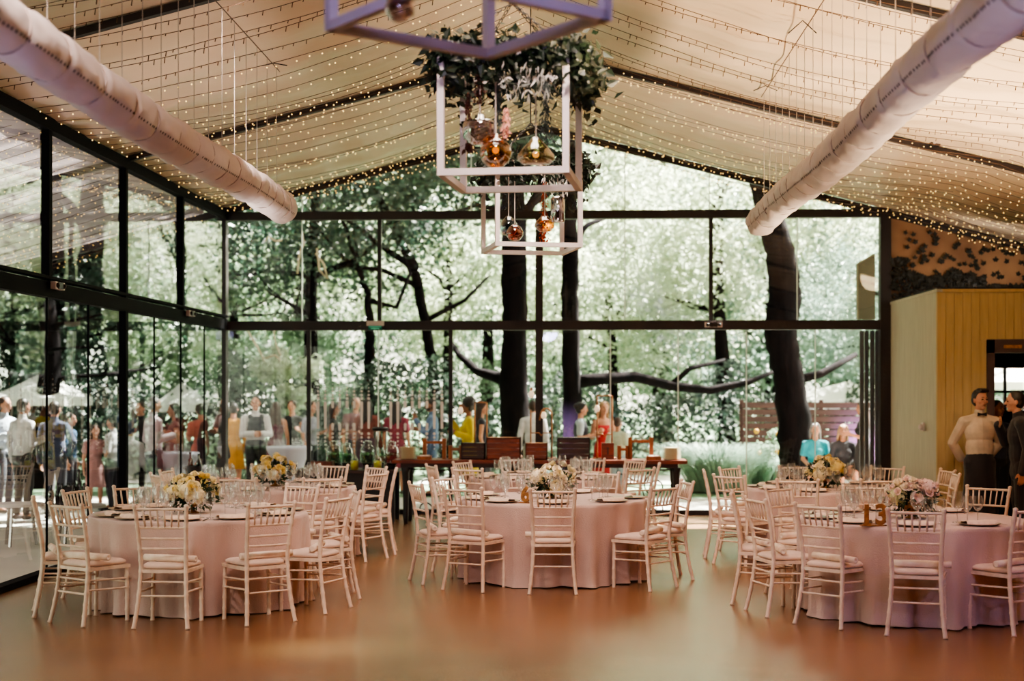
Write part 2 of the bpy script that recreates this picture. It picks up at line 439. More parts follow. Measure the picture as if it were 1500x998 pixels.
# cabin
CX,CY,CZ=4.57,17.95,3.06
DX0,DX1,DZ=5.18,6.25,2.42
b=MB()
CY0=CY+.055; n_=int((YB-CY0)/.075)
for i in range(n_):
    y=CY0+i*(YB-CY0)/n_; s=(YB-CY0)/n_
    b.box((CX,y+.009,0),(CX+.05,y+s-.002,CZ-.03))
b.box((CX+.012,CY0,0),(CX+.06,YB,CZ-.03)); b.box((CX-.012,CY-.012,CZ-.035),(CX+.06,YB,CZ))
struct('wall_cabin_side',b,M['sidingside'])
b=MB()
x=CX
while x<9:
    w=.105; xe=min(9,x+w)
    if xe<=DX0 or x>=DX1: b.box((x+.003,CY,0),(xe-.003,CY+.05,CZ-.03))
    else: b.box((x+.003,CY,DZ),(xe-.003,CY+.05,CZ-.03))
    x+=w
b.box((CX,CY+.01,0),(DX0,CY+.06,CZ-.03)); b.box((DX1,CY+.01,0),(9,CY+.06,CZ-.03)); b.box((DX0,CY+.01,DZ),(DX1,CY+.06,CZ-.03))
b.box((CX+.061,CY-.014,CZ-.04),(9,CY+.05,CZ)); b.box((CX-.001,CY-.002,0),(CX+.02,CY+.054,CZ-.036))
struct('wall_cabin_front',b,M['sidingfront'])
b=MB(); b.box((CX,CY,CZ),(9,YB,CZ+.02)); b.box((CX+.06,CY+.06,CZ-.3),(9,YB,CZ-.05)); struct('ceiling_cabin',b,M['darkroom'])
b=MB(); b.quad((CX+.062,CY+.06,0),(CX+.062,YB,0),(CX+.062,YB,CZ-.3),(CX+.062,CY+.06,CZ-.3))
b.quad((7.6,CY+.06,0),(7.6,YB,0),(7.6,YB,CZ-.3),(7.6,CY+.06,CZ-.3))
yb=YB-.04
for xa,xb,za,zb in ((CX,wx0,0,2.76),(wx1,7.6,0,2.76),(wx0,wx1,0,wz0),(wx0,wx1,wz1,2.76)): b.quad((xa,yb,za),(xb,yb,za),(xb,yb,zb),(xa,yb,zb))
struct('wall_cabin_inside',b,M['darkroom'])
d=empty('door_1'); d['kind']='structure'
b=MB(); b.box((DX0-.0,CY-.03,0),(DX0+.09,CY+.1,DZ)); b.box((DX1-.09,CY-.03,0),(DX1,CY+.1,DZ)); b.box((DX0,CY-.03,DZ-.16),(DX1,CY+.1,DZ+.01))
b.build('door_frame',M['doorframe'],d)
b=MB(); b.box((DX0+.2,CY-.04,DZ-.1),(DX0+.42,CY-.03,DZ-.06)); b.build('door_closer',M['gold'],d)
th=empty('wall_sensor',(CX-.02,18.55,1.33),0,'small white round corner wall sensor on the grey grooved cabin side','sensor')
b=MB(); b.box((-.02,-.05,-.06),(.0,.05,.05)); b.build('mounting_plate',M['white'],th)
b=MB(); b.ball((-.035,0,-.01),(.035,.04,.04),12,8); b.build('sensor_head',M['white'],th,smooth=True)

# ivy on the plaster above the cabin
def ivyleaf(b,c,r,a,tilt):
    vs=[];c=Vector(c)
    prof=[1,.5,.85,.45,.62,.3,.62,.45,.85,.5]
    for k,q in enumerate(prof):
        t=a+2*pi*k/len(prof); vs.append(c+Vector((q*r*cos(t),-abs(sin(tilt))*q*r*.4*(1 if k%3 else 0)-.01,q*r*sin(t))))
    vs.append(c+Vector((0,-.02,0)))
    n=len(prof); b.add(vs,[(k,(k+1)%n,n) for k in range(n)])
iv=empty('ivy_plant',(CX,YB-.03,CZ),0,'dark ivy climbing the brown plaster wall above the mustard cabin','climbing plant')
b=MB(); rr=random.Random(3)
for i in range(1500):
    x=rr.uniform(.0,4.2); top=.62 if x<.25 else (.40+.04*sin(x*9) if x<1.35 else (.24 if x<2 else .2+.12*(x-2)))
    ivyleaf(b,(x,-rr.uniform(0,.06),rr.uniform(0,top)),rr.uniform(.045,.07),rr.uniform(0,6),1)
b.mat(0); o=b.build('foliage',M['ivy'],iv); o['kind']='stuff'
b=MB()
for i in range(130):
    x=rr.uniform(.2,2.4); z=rr.uniform(.42,1.02)-.14*x+rr.uniform(0,.1)
    if z<.3: z=.35
    ivyleaf(b,(x,-.01,z),rr.uniform(.048,.062),pi/2+rr.uniform(-.6,.6),.5)
o=b.build('trailing_leaves',M['ivy'],iv); o['kind']='stuff'

# stacked sliding panels beside the right column
sp=empty('folded_door_panels',(4.3,YB+.12,0),0,'grey folded sliding door panels stacked beside the black corner column','door panels')
for k in range(4):
    b=MB(); b.box((-.13+k*.075,-.02+.03*(k%2),.08),(-.075+k*.075,.03+.03*(k%2),2.66)); b.build('panel',pbr('panel_grey_%d'%k,(88-8*k,86-8*k,94-8*k),.5),sp)
sh=empty('outdoor_panel_cabinet',(4.37,21.2,2.85),0,'greenish grey slanted panel standing outside behind the upper right pane','panel')
b=MB(); b.add([(-.14,0,0),(.12,0,0),(.12,0,.97),(-.14,0,.82),(-.14,.1,0),(.12,.1,0),(.12,.1,.97),(-.14,.1,.82)],[(0,1,2,3),(7,6,5,4),(0,3,7,4),(1,5,6,2),(3,2,6,7)])
b.build('panel',pbr('panel_green',(96,110,100),.5),sh)
b=MB(); b.bar((-.14,-.01,0),(-.14,-.01,.82),.02,.02); b.bar((-.14,-.01,.82),(.12,-.01,.97),.02,.02); b.build('panel_edge',pbr('panel_edge',(150,165,150),.5),sh)

# emergency lights and exit sign
def fixture(name,label,loc,rz,col,green=False):
    e=empty(name,loc,rz,label,'sign' if green else 'emergency light')
    b=MB(); b.box((-.125,-.05,-.035),(.125,0,.035)); b.build('housing',M['white'] if not green else M['white'],e)
    if green:
        b=MB(); b.box((-.1,-.055,-.095),(.1,-.045,-.035)); b.build('sign_plate',emis('green_plate',(60,120,90),.35),e)
        b=MB()
        for k in range(7): b.box((-.085+k*.026,-.058,-.055),(-.07+k*.026,-.055,-.042))
        b.bar((-.06,-.057,-.075),(.06,-.057,-.075),.002,.012); b.build('sign_symbol',emis('green_symbol',(120,200,150),.9),e)
    else:
        b=MB(); b.box((-.06,-.06,-.032),(.06,-.05,.032)); b.build('battery_box',M['iron'],e)
        for s in (-1,1):
            b=MB(); b.ball((s*.085,-.055,0),.025,10,6); b.build('lamp_head',M['iron'],e)
fixture('exit_sign','small green lit exit sign on the black beam of the glazed end wall',(bx(550),YB-.07,Z1+.03),0,None,True)
fixture('mounted_emergency_light','twin head emergency light on the black beam of the glazed end wall',(bx(1043),YB-.07,Z1),0,None)
fixture('mounted_emergency_light','small emergency light on the side glass wall beam, second bay from the corner',(XL+.07,(XL*F)/(60-HX),2.80),pi/2,None)
fixture('mounted_emergency_light','small emergency light on the side glass wall beam, close to the corner',(XL+.07,(XL*F)/(263-HX),2.80),pi/2,None)

# ------------------------------------------------------------------ fabric ducts
M['seam']=pbr('duct_seam',(184,168,162),.8)
def duct(x,z,yend,ystart,side,label):
    e=empty('fabric_duct',(x,yend,z),0,label,'air duct')
    b=MB(); n=28; L=yend-ystart; ny=int(L/.035); rr=random.Random(int(abs(x)*10))
    seams=[]; s=0
    while s<L: seams.append(s); s+= .24+.09*rr.random()+ (s/L)*.6
    def radius(t,d):
        r=.152; k=min(abs(d-q) for q in seams); r-=.020*math.exp(-(k/.028)**2)
        return r+noise.noise(Vector((cos(t)*1.6,sin(t)*1.6,d*3.4+x)))*.02+noise.noise(Vector((cos(t)*3,sin(t)*3,d*11+x)))*.011
    vs=[];fs=[]
    for i in range(ny+1):
        d=L*i/ny; r=.152
        k=min(abs(d-q) for q in seams); r-=.020*math.exp(-(k/.028)**2)
        dz=.02*sin(d*1.1)
        for j in range(n):
            t=2*pi*j/n
            rad=radius(t,d)
            vs.append((rad*cos(t),-d,rad*sin(t)*(.97)+dz))
    for i in range(ny):
        for j in range(n):
            j2=(j+1)%n; fs.append((i*n+j,i*n+j2,(i+1)*n+j2,(i+1)*n+j))
    # gathered end disc
    b.add(vs,fs); c=len(b.v); b.v.append((0,.015,0)); 
    for j in range(n): b.f.append((c,(j+1)%n,j)); b.m.append(0)
    b.build('duct_sleeve',M['duct'],e,smooth=True)
    for q in seams:
        if q<.05: continue
        b=MB(); ring=[Vector((.141*cos(t),-q+.006*sin(3*t),.141*sin(t)*.97+.02*sin(q*1.1))) for t in [2*pi*i/20 for i in range(21)]]
        b.tube(ring,.0045,5,cap=False); b.build('seam_band',M['seam'],e,smooth=True)
    for ang in (-.5,pi+.45):
        b=MB(); d=.15
        while d<L-.1:
            rd=radius(ang,d)+.003; cx,cz=rd*cos(ang),rd*sin(ang)*.97+.02*sin(d*1.1)
            sx=1 if cx>0 else -1
            pts=[]
            for q in range(6):
                t=2*pi*q/6; pts.append((cx-sin(ang)*.010*sin(t),-d+.011*cos(t),cz+cos(ang)*.010*sin(t)))
            b.add(pts,[tuple(range(6))]); d+=.05
        o=b.build('vent_hole_row',M['darkhole'],e); o['kind']='stuff'
    y=.3; 
    while y<L-.1:
        b=MB(); top=roofz(x)-z-.22; b.tube([(0,-y,.16),(0,-y,top)],.0028,4); b.build('hanging_cord',M['cord'],e); y+=.42
    b=MB(); b.tube([(0,-.1,roofz(x)-z-.22),(0,-L,roofz(x)-z-.22)],.005,5); b.build('suspension_cable',M['wire'],e)
    y=.4
    while y<L:
        b=MB(); top=fabz(x,yend-y)-z; b.tube([(-.12,-y,roofz(x)-z-.22),(0,-y-.02,top-.01),(.12,-y,roofz(x)-z-.22)],.005,5); b.build('suspension_hanger',M['iron'],e); y+=2.3
    return e
duct(-2.77,3.54,13.6,1.5,1,'long wrinkled fabric air duct hanging on the side of the glass wall')
duct(1.97,3.54,14.9,1.5,-1,'long wrinkled fabric air duct hanging on the side of the mustard cabin')

# ------------------------------------------------------------------ string lights
rs=random.Random(11)
def fsm(x,y):
    if x<-5.1: return roofz(x)-.12
    i=next(i for i in range(len(RAFT)-1) if RAFT[i+1]<=y<=RAFT[i]); s=sin(pi*(y-RAFT[i+1])/(RAFT[i]-RAFT[i+1])); u=min(1,abs(x-RX)/4.7)
    return roofz(x)-.16*s*(.25+sin(pi*u))-.02
def strand(xa,xb,y,lit,side,idx):
    e=MB(); bl=MB(); n=44; L=abs(xb-xa); ph=rs.uniform(0,6); sag=rs.uniform(.10,.24); dy=rs.uniform(-.25,.25)
    pts=[]
    for i in range(n+1):
        t=i/n; x=xa+(xb-xa)*t
        yy_=y+dy*sin(pi*t)+.03*sin(t*9+ph)
        z=fsm(x,min(20.5,yy_))-.05-sag*4*t*(1-t)*.55-.008*abs(sin(t*11+ph))
        pts.append(Vector((x,yy_,z)))
    e.tube(pts,.0034,3,cap=False)
    m=int(L/.115)
    for k in range(m):
        t=(k+.5+rs.uniform(-.3,.3))/m; i=min(n-1,int(t*n)); q=pts[i].lerp(pts[i+1],t*n-i)
        h=rs.uniform(.01,.05)
        if lit: bl.ball(q-Vector((0,0,h)),.007,4,3)
        else: bl.tube([q,q-Vector((.006,0,h))],[.004,.005],3)
        
    e2=e.build('string_light',M['wire'])
    tag(e2,LBL[(side,lit)],'string lights',GRP[(side,lit)])
    o=bl.build('bulbs',M['bulb'] if lit else M['bulbdim'],e2); o['kind']='stuff'
LBL={(-2,True):'thin string of lit fairy lights under the tent roof outside the side glass',(-1,True):'thin string of lit fairy lights under the draped ceiling on the glass wall side',
 (1,True):'thin string of lit fairy lights under the draped ceiling on the cabin side',
 (-1,False):'thin unlit fairy light wire under the draped ceiling on the glass wall side',
 (1,False):'thin unlit fairy light wire under the draped ceiling on the cabin side'}
GRP={(-2,True):'lit fairy lights outside the side glass',(-1,True):'lit fairy lights on the glass side slope',(1,True):'lit fairy lights on the cabin side slope',
 (-1,False):'unlit fairy light wires on the glass side slope',(1,False):'unlit fairy light wires on the cabin side slope'}
y=20.35
while y>5.5:
    lit=y>12.5
    strand(RX-.05,XL+.12,y+rs.uniform(-.08,.08),lit,-1,0)
    strand(RX+.05,4.7 ,y+rs.uniform(-.08,.08),y>15.0,1,0)
    if y>11: strand(4.7,8.2,y-.05,True,1,0)
    if y>9: strand(XL-.15,-10.6,y-.1,True,-2,0)
    y-= .30 if y>16 else .34
# icicle-like extra strands in front of the ivy
for k in range(5):
    strand(4.5,8.0,18.2+k*.5,True,1,0)
# ================================================================== CHANDELIERS
M['frost']=pbr('lilac_lit_paint',(232,222,224),.4)
M['leafdark']=leafmat('garland_leaf',(14,26,16),(24,42,26),(60,84,60),.1,6)
M['leafsilver']=leafmat('silver_leaf',(190,190,185),(225,222,215),None,.2,6)
M['amber']=pbr('amber_glass',(230,130,20),.05); 
def tglass(name,col,rough=.03,a=.45,emit=0):
    m,nt,out=nm(name); t=N(nt,'ShaderNodeBsdfTransparent'); t.inputs[0].default_value=srgb(col)
    g=N(nt,'ShaderNodeBsdfGlossy'); g.inputs['Roughness'].default_value=rough; g.inputs[0].default_value=(1,1,1,1)
    lw=N(nt,'ShaderNodeLayerWeight'); lw.inputs[0].default_value=a; mx=N(nt,'ShaderNodeMixShader')
    nt.links.new(lw.outputs[1],mx.inputs[0]); nt.links.new(t.outputs[0],mx.inputs[1]); nt.links.new(g.outputs[0],mx.inputs[2]); nt.links.new(mx.outputs[0],out.inputs[0])
    return m
M['amber']=tglass('amber_glass',(248,186,80)); M['smoke']=tglass('smoky_glass',(200,186,196),a=.8); M['clear']=tglass('clear_yellowish_glass',(235,222,180),a=.5)
M['bluegl']=tglass('blue_glass',(170,205,215),a=.5); M['orangegl']=tglass('orange_glass',(236,130,60),a=.45)
M['glowwarm']=emis('warm_filament',(255,180,90),1.6)
M['rust']=pbr('amaranth_rust',(110,60,44),.8,(70,40,34),30); M['greyvine']=pbr('grey_vine',(90,96,100),.8,(64,74,66),30); M['red']=pbr('red_tassel',(190,80,40),.8,(140,50,30),30)
M['pink']=pbr('pink_bloom',(230,150,130),.7,(240,180,160),20)
def cube(label,cx,cy,cz,s,rz,tilt=0,mat='white',chain=True,h=None):
    h=h or s
    e=empty('hanging_cube_frame',(cx,cy,cz),rz,label,'chandelier'); t=.042
    b=MB(); c=s/2
    P=[(-c,-c),(c,-c),(c,c),(-c,c)]
    for z in (0,h):
        for i in range(4):
            a,d=P[i],P[(i+1)%4]; b.bar((a[0],a[1],z),(d[0],d[1],z),t,t)
    for q in P: b.bar((q[0],q[1],-t/2),(q[0],q[1],h+t/2),t,t,up=(0,1,0))
    b.build('cube_frame',M[mat],e)
    if chain:
        apex=Vector((0,0,h+.42))
        for q in P:
            b=MB(); a=Vector((q[0],q[1],h)); L=(apex-a).length; n=int(L/.035)
            for k in range(n):
                p0=a.lerp(apex,(k+.1)/n); p1=a.lerp(apex,(k+1.1)/n); mid=(p0+p1)/2; d=(p1-p0).normalized(); u=d.orthogonal().normalized()
                if k%2: u=d.cross(u)
                ring=[mid+d*(.021*cos(w))+u*(.010*sin(w)) for w in [2*pi*i/8 for i in range(9)]]
                b.tube(ring,.0032,4,cap=False)
            b.build('chain',M['iron'],e)
        b=MB(); b.tube([apex,(0,0,roofz(cx)-cz-.05)],.006,6); b.build('hanging_rod',M['iron'],e)
    return e
c1=cube('violet-lit white cube frame hanging nearest, cut by the top of the view',-.43,5.85,3.30,.81,radians(39),mat='white')
c2=cube('white cube frame draped with garland, hanging between the violet cube and the smaller far cube',-.38,9.25,3.15,.79,radians(-6),h=.74)
c3=cube('smallest looking white cube frame, hanging lowest in front of the tree trunks',-.39,13.85,3.17,.80,radians(13))
M['wall']=M['wallpl']
def lf(b,c,d,L,w,up=None):
    """a pointed leaf"""
    c=Vector(c); d=Vector(d).normalized(); u=(up or Vector((random.uniform(-1,1),random.uniform(-1,1),random.uniform(-1,1))))
    s=d.cross(u); s=s.normalized() if s.length>1e-4 else d.orthogonal().normalized()
    nrm=d.cross(s)
    b.add([c,c+d*L*.35+s*w-nrm*w*.3,c+d*L,c+d*L*.35-s*w-nrm*w*.3,c+d*L*.4],[(0,1,4),(1,2,4),(2,3,4),(3,0,4)])
def garland(c,label,n,h,ext=1.0,seed=1):
    rg=random.Random(seed); e=empty('leafy_garland',c.location+Vector((0,0,h)),c.rotation_euler.z,label,'garland')
    b=MB(); s=.42
    for i in range(n):
        t=rg.random(); side=rg.choice((0,0,1,3,1,2)); w=[(-s,-s,s,-s),(s,-s,s,s),(s,s,-s,s),(-s,s,-s,-s)][side]
        p=Vector((w[0]+(w[2]-w[0])*t+rg.gauss(0,.045),w[1]+(w[3]-w[1])*t+rg.gauss(0,.055),rg.gauss(-.01,.06)))
        if rg.random()<.30: p.z-=abs(rg.gauss(0,.09))
        if side==1: p.x+=abs(rg.gauss(0,.04)); p.z-=abs(rg.gauss(0,.04))
        d=Vector((rg.gauss(0,1),rg.gauss(0,1),rg.gauss(-.5,.8)))
        lf(b,p,d,rg.uniform(.05,.095),rg.uniform(.014,.032),Vector((rg.gauss(0,1),rg.gauss(0,1),rg.gauss(0,1))))
    o=b.build('foliage',M['leafdark'],e); o['kind']='stuff'
    b=MB()
    for i in range(int(n*.035)):
        p=Vector((rg.uniform(.02,.3),-s+rg.gauss(0,.05),-.1-rg.random()*.2)); lf(b,p,(rg.gauss(0,.5),rg.gauss(0,.5),-1),.07,.007)
    o=b.build('silver_foliage',M['leafsilver'],e); o['kind']='stuff'
    return e
garland(c2,'dark leafy garland wrapped round the top of the middle cube frame',2600,.76,seed=4)
garland(c3,'dark leafy garland wrapped round the top of the far cube frame',1900,.80,seed=9)
def tassel(x,y,z0,z1,w,mat,label,seed):
    rg=random.Random(seed); e=MB()
    for i in range(int(260*(z0-z1)/.4)):
        t=rg.random(); r=w*(.35+.75*t)*rg.random()
        a=rg.uniform(0,2*pi); p=Vector((x+r*cos(a),y+r*sin(a),z0+(z1-z0)*t))
        lf(e,p,(rg.gauss(0,.6),rg.gauss(0,.6),-1),.035,.007)
    o=e.build('hanging_foliage',M[mat]); tag(o,label,'dried foliage'); return o
def pendant(name,label,px,py,Y,prof,mat,cordtop,glow=None,cat='lamp',ball=None):
    p=at(px,py,Y); e=empty(name,p,0,label,cat)
    b=MB(); b.lathe(prof,n=24); b.build('glass_shade',M[mat],e,smooth=True)
    b=MB(); top=max(z for r,z in prof); b.tube([(0,0,top-.02),(0,0,cordtop-p.z)],.005,6); b.build('cord',M['cord'],e)
    b=MB(); b.lathe([(.0,.0),(.012,.0),(.012,.04),(.0,.04)],(0,0,top-.04),10); b.build('lamp_holder',M['gold'],e)
    if glow:
        b=MB(); b.ball((0,0,glow),.022,10,8); b.build('light_bulb',M['glowwarm'],e,smooth=True)
    return e
pendant('pendant_lamp','smoky glass wide drum pendant inside the garlanded cube frame',703,196,9.0,[(.045,-.07),(.075,-.055),(.078,-.04),(.108,-.02),(.11,.055),(.1,.08),(.04,.09),(.03,.12)],'smoke',3.95,.0)
pendant('pendant_lamp','amber glass globe pendant inside the garlanded cube frame',726,222,8.95,[(.0,-.105),(.05,-.095),(.085,-.06),(.1,-.01),(.095,.03),(.07,.065),(.03,.085),(.022,.11)],'amber',3.95,.01)
pendant('pendant_lamp','clear yellowish onion shaped glass pendant inside the garlanded cube frame',785,222,9.15,[(.02,-.085),(.09,-.08),(.122,-.055),(.118,-.025),(.08,.025),(.045,.06),(.028,.09)],'clear',3.95,-.02)
pendant('pendant_lamp','pale blue glass bottle pendant inside the far cube frame',745,330,13.7,[(.01,-.1),(.06,-.09),(.085,-.03),(.08,.02),(.05,.06),(.02,.09)],'bluegl',4.0)
pendant('pendant_lamp','small orange glass globe pendant inside the far cube frame',754,341,13.6,[(.0,-.08),(.05,-.07),(.08,-.03),(.082,.01),(.06,.055),(.02,.08)],'orangegl',4.0,.0)
pendant('pendant_lamp','rounded greenish amber glass pendant inside the far cube frame',798,330,13.8,[(.0,-.07),(.06,-.06),(.095,-.02),(.095,.02),(.06,.06),(.03,.09)],'amber',4.0)
pendant('pendant_lamp','tall rectangular clear glass jar pendant inside the far cube frame',817,308,13.7,[(.062,-.12),(.068,-.115),(.068,.11),(.05,.125),(.02,.14)],'smoke',4.0)
pendant('pendant_lamp','violet silver glass ball hanging inside the nearest cube frame',585,10,5.5,[(.0,-.058),(.03,-.05),(.052,-.026),(.06,.0),(.052,.028),(.03,.05),(.012,.065)],'smoke',4.2,.0)
tassel(*at(702,150,9.0).xy,3.86,3.62,.05,'rust','rust brown dried tassel hanging above the smoky drum pendant',1)
tassel(*at(686,170,9.12).xy,3.7,3.32,.03,'rust','long rust brown dried tassel beside the smoky drum pendant',2)
tassel(*at(730,150,9.1).xy,3.85,3.42,.03,'greyvine','grey green trailing vine between the drum and amber pendants',3)
tassel(*at(800,160,9.35).xy,3.85,3.30,.055,'greyvine','thick grey hanging vine behind the clear onion pendant',5)
tassel(*at(797,300,13.9).xy,3.85,3.25,.05,'red','orange red dried tassel hanging inside the far cube frame',6)
tassel(*at(742,205,8.9).xy,3.56,3.38,.03,'pink','small pink blossoms hanging beside the amber globe pendant',8)
tassel(*at(752,290,13.8).xy,3.95,3.55,.12,'leafdark','dark green spray hanging above the small orange globe',9)
# ================================================================== TABLES AND CHAIRS
def bamboo(b,pts,r,n=8,step=.085):
    """tube with rings like turned bamboo"""
    P=[Vector(p) for p in pts]; out=[];rs=[]
    L=[0]
    for i in range(1,len(P)): L.append(L[-1]+(P[i]-P[i-1]).length)
    tot=L[-1]; k=max(1,round(tot/step)); ts=set()
    ds=[]
    for i in range(k+1):
        c=tot*i/k
        for o_,q in ((-.011,1),(0,1.22),(.011,1)):
            if 0<=c+o_<=tot: ds.append((c+o_,q))
    for i in range(k): ds.append((tot*(i+.5)/k,.95))
    ds.sort()
    for d,q in ds:
        for i in range(1,len(P)):
            if d<=L[i]+1e-9: t=(d-L[i-1])/(L[i]-L[i-1]); out.append(P[i-1].lerp(P[i],t)); rs.append(r*q); break
    b.tube(out,rs,n)
def curve3(p0,p1,p2,n=8):
    p0,p1,p2=Vector(p0),Vector(p1),Vector(p2)
    return [p0*(1-t)**2+p1*2*t*(1-t)+p2*t*t for t in [i/n for i in range(n+1)]]
def make_chair():
    r=empty('banquet_chair')
    W=M['chair']
    for s in (-1,1):
        b=MB(); foot=(s*.205,-.255,0); mid=(s*.172,-.185,.43); top=(s*.197,-.262,.925)
        pts=curve3(foot,(s*.175,-.20,.22),mid,6)+curve3(mid,(s*.172,-.185,.62),top,7)[1:]
        bamboo(b,pts,.0168); b.ball((s*.197,-.262,.925),(.0165,.0165,.012),8,6)
        b.build('rear_leg',W,r,smooth=True)
        b=MB(); bamboo(b,[(s*.193,.165,0),(s*.186,.165,.43)],.0162); b.build('front_leg',W,r,smooth=True)
    b=MB()  # seat frame
    o=[(-.19,-.195),(.19,-.195),(.205,.185),(-.205,.185)]
    b.add([(x,y,z) for z in (.412,.437) for x,y in o],[(0,3,2,1),(4,5,6,7),(0,1,5,4),(1,2,6,5),(2,3,7,6),(3,0,4,7)])
    b.build('seat',W,r)
    # cushion
    b=MB(); n=28; prof=[(.0,.437),(.88,.437),(1.0,.447),(1.02,.458),(1.0,.469),(.88,.481),(.5,.487),(0,.489)]
    vs=[];fs=[]
    for q,z in prof:
        for k in range(n):
            t=2*pi*k/n; c_,s_=cos(t),sin(t); e_=.32
            x=abs(c_)**e_*(1 if c_>=0 else -1); y=abs(s_)**e_*(1 if s_>=0 else -1)
            w=.183+.02*y
            vs.append((x*w*q,y*.183*q-.004,z))
    for i in range(len(prof)-1):
        for k in range(n): k2=(k+1)%n; fs.append((i*n+k,i*n+k2,(i+1)*n+k2,(i+1)*n+k))
    b.add(vs,fs); b.build('seat_cushion',M['cushion'],r,smooth=True)
    def backy(z): return -.185-.077*((z-.43)/.495)**2 if z>.43 else -.185
    def backx(z): return .172+.025*((z-.43)/.495)**2
    for z,rr_ in ((.897,.0115),(.755,.010),(.672,.0095),(.595,.0095)):
        b=MB(); x=backx(z); y=backy(z); bamboo(b,curve3((-x,y,z),(0,y-.018,z),(x,y,z),6),rr_,7,.13)
        if z>.85: br=b.build('backrest',W,r,smooth=True)
        else: b.build('back_rail',W,br,smooth=True)
    for k in range(6):
        q=(-1+2*(k+1)/7); b=MB()
        za,zb=.755,.897; a=Vector((q*backx(za)*.96,backy(za)-.009*(1-q*q),za)); c=Vector((q*backx(zb),backy(zb)-.009*(1-q*q),zb))
        m=a.lerp(c,.5); b.tube([a,m,c],[.0068,.0085,.0068],6); b.build('spindle',W,br,smooth=True)
    def foot_(s,z,rear):
        return (s*(.172+.033*(1-z/.43)**1.5),-.185-.07*(1-z/.43)**1.5,z) if rear else (s*.190,.165,z)
    for (a,c) in ((foot_(-1,.345,1),foot_(1,.345,1)),(foot_(-1,.24,1),foot_(1,.24,1)),(foot_(-1,.30,0),foot_(1,.30,0)),):
        b=MB(); bamboo(b,[a,c],.0085,6,.12); b.build('stretcher',W,r,smooth=True)
    for s in (-1,1):
        for z in (.335,.262):
            b=MB(); bamboo(b,[foot_(s,z+.006,1),foot_(s,z-.006,0)],.0085,6,.12); b.build('stretcher',W,r,smooth=True)
    return r
chair0=make_chair()
roll0=empty('rolled_program')
b=MB(); b.lathe([(.0,-.22),(.014,-.22),(.0255,-.22),(.0265,-.1),(.0275,0),(.0265,.1),(.0255,.22),(.014,.22),(0,.21)],n=12,M=Matrix.Rotation(pi/2,4,'Y')); b.build('paper_tube',M['paper'],roll0,smooth=True)
b=MB(); b.quad((-.21,.0,.0276),(.21,0,.0276),(.21,.026,.010),(-.21,.026,.010)); b.build('loose_edge',M['paper'],roll0)
usedc=[False]
rc=random.Random(5)
CH=[]
def chair(tab,X,Y,face,phrase,roll=None):
    c=chair0 if not usedc[0] else copy_tree(chair0)
    ro=roll0 if not usedc[0] else copy_tree(roll0)
    usedc[0]=True
    th=radians(face)-pi/2
    # X,Y = middle of the rear feet: move to the seat centre
    fx,fy=cos(radians(face)),sin(radians(face))
    cx,cy=X+fx*.255,Y+fy*.255
    tx,ty,_=TAB[tab]; R=.93
    c.location=(cx,cy,0); c.rotation_euler=(0,0,th)
    tag(c,'pale wooden chair '+phrase,'chair','banquet chairs')
    a=roll if roll is not None else rc.choice((0,6,-8,12,-14,28,-20,4))
    dx=rc.uniform(-.04,.05)
    off=Vector((dx,-.10 if abs(a)<15 else -.04,0)); off.rotate(Matrix.Rotation(th,3,'Z'))
    ro.location=(cx+off.x,cy+off.y,.4885+.0255); ro.rotation_euler=(0,0,th+radians(a))
    tag(ro,'rolled paper on the chair '+phrase,'rolled paper','rolled papers on the chair seats')
    CH.append((tab,cx,cy,phrase))
TAB={1:(-3.13,11.88,.9),2:(-.18,13.68,.9),3:(2.75,11.62,.9),4:(-3.23,15.3,.9),5:(-.32,17.05,.9),6:(2.77,15.3,.9)}
A='the table nearest the glass side wall'; T6='the table with the number 6'; T13='the table with the number 13'
NM={1:'front yellow-flower table',2:'table six',3:'table thirteen',4:'rear yellow-flower table',5:'buffet-side table',6:'yellow bouquet table near the cabin'}
chair(1,-3.06,10.5,89,'turned away, front and centre at the front yellow-flower table')
chair(1,-2.285,10.78,129,'angled away, aisle side front of the front yellow-flower table')
chair(1,-1.88,11.45,159,'seen side-on in the aisle at the front yellow-flower table',20)
chair(1,-1.86,12.3,196,'half hidden behind the side-on chair, front yellow-flower table')
chair(1,-3.835,10.67,56,'with slanting back, glass side front of the front yellow-flower table',10)
chair(1,-4.28,11.18,21,'seen edge-on, nearest of all to the glass side wall')
chair(1,-4.32,12.25,-12,'beside the glass wall, behind the slanting-back chair',-20)
chair(1,-3.93,12.72,-62,'facing us behind the front yellow bouquet, glass wall side')
chair(1,-2.46,12.95,-122,'facing us behind the glasses of the front yellow-flower table')
chair(4,-3.3,13.95,85,'back to us between the two yellow-flower tables')
chair(4,-2.46,14.0,118,'angled away, near aisle side of the rear yellow-flower table')
chair(4,-2.04,14.9,154,'standing out in the aisle at the rear yellow-flower table',12)
chair(4,-1.93,15.62,186,'edge-on, furthest into the aisle at the rear yellow-flower table')
chair(4,-2.22,16.15,222,'half facing us at the far aisle corner beside the drinks')
chair(4,-2.78,16.55,-112,'facing us in front of the drinks jars')
chair(4,-3.55,16.6,-80,'facing us behind the rear yellow bouquet')
chair(4,-4.3,14.6,32,'edge-on, glass side near end of the rear yellow-flower table')
chair(4,-4.42,15.4,-4,'nearest the glass wall at the rear yellow-flower table')
chair(2,-.157,12.43,90,'seen squarely from behind in front of table six',2)
chair(2,-.96,12.6,65,'angled away, beside the square-on chair of table six',-12)
chair(2,-1.44,13.2,24,'in the drinks side aisle at the end of table six',-10)
chair(2,-1.27,14.15,-28,'at the far drinks side corner of table six')
chair(2,.836,12.8,140,'seen diagonally at the garden side front of table six',14)
chair(2,1.11,13.66,192,'edge-on at the cabin side end of table six')
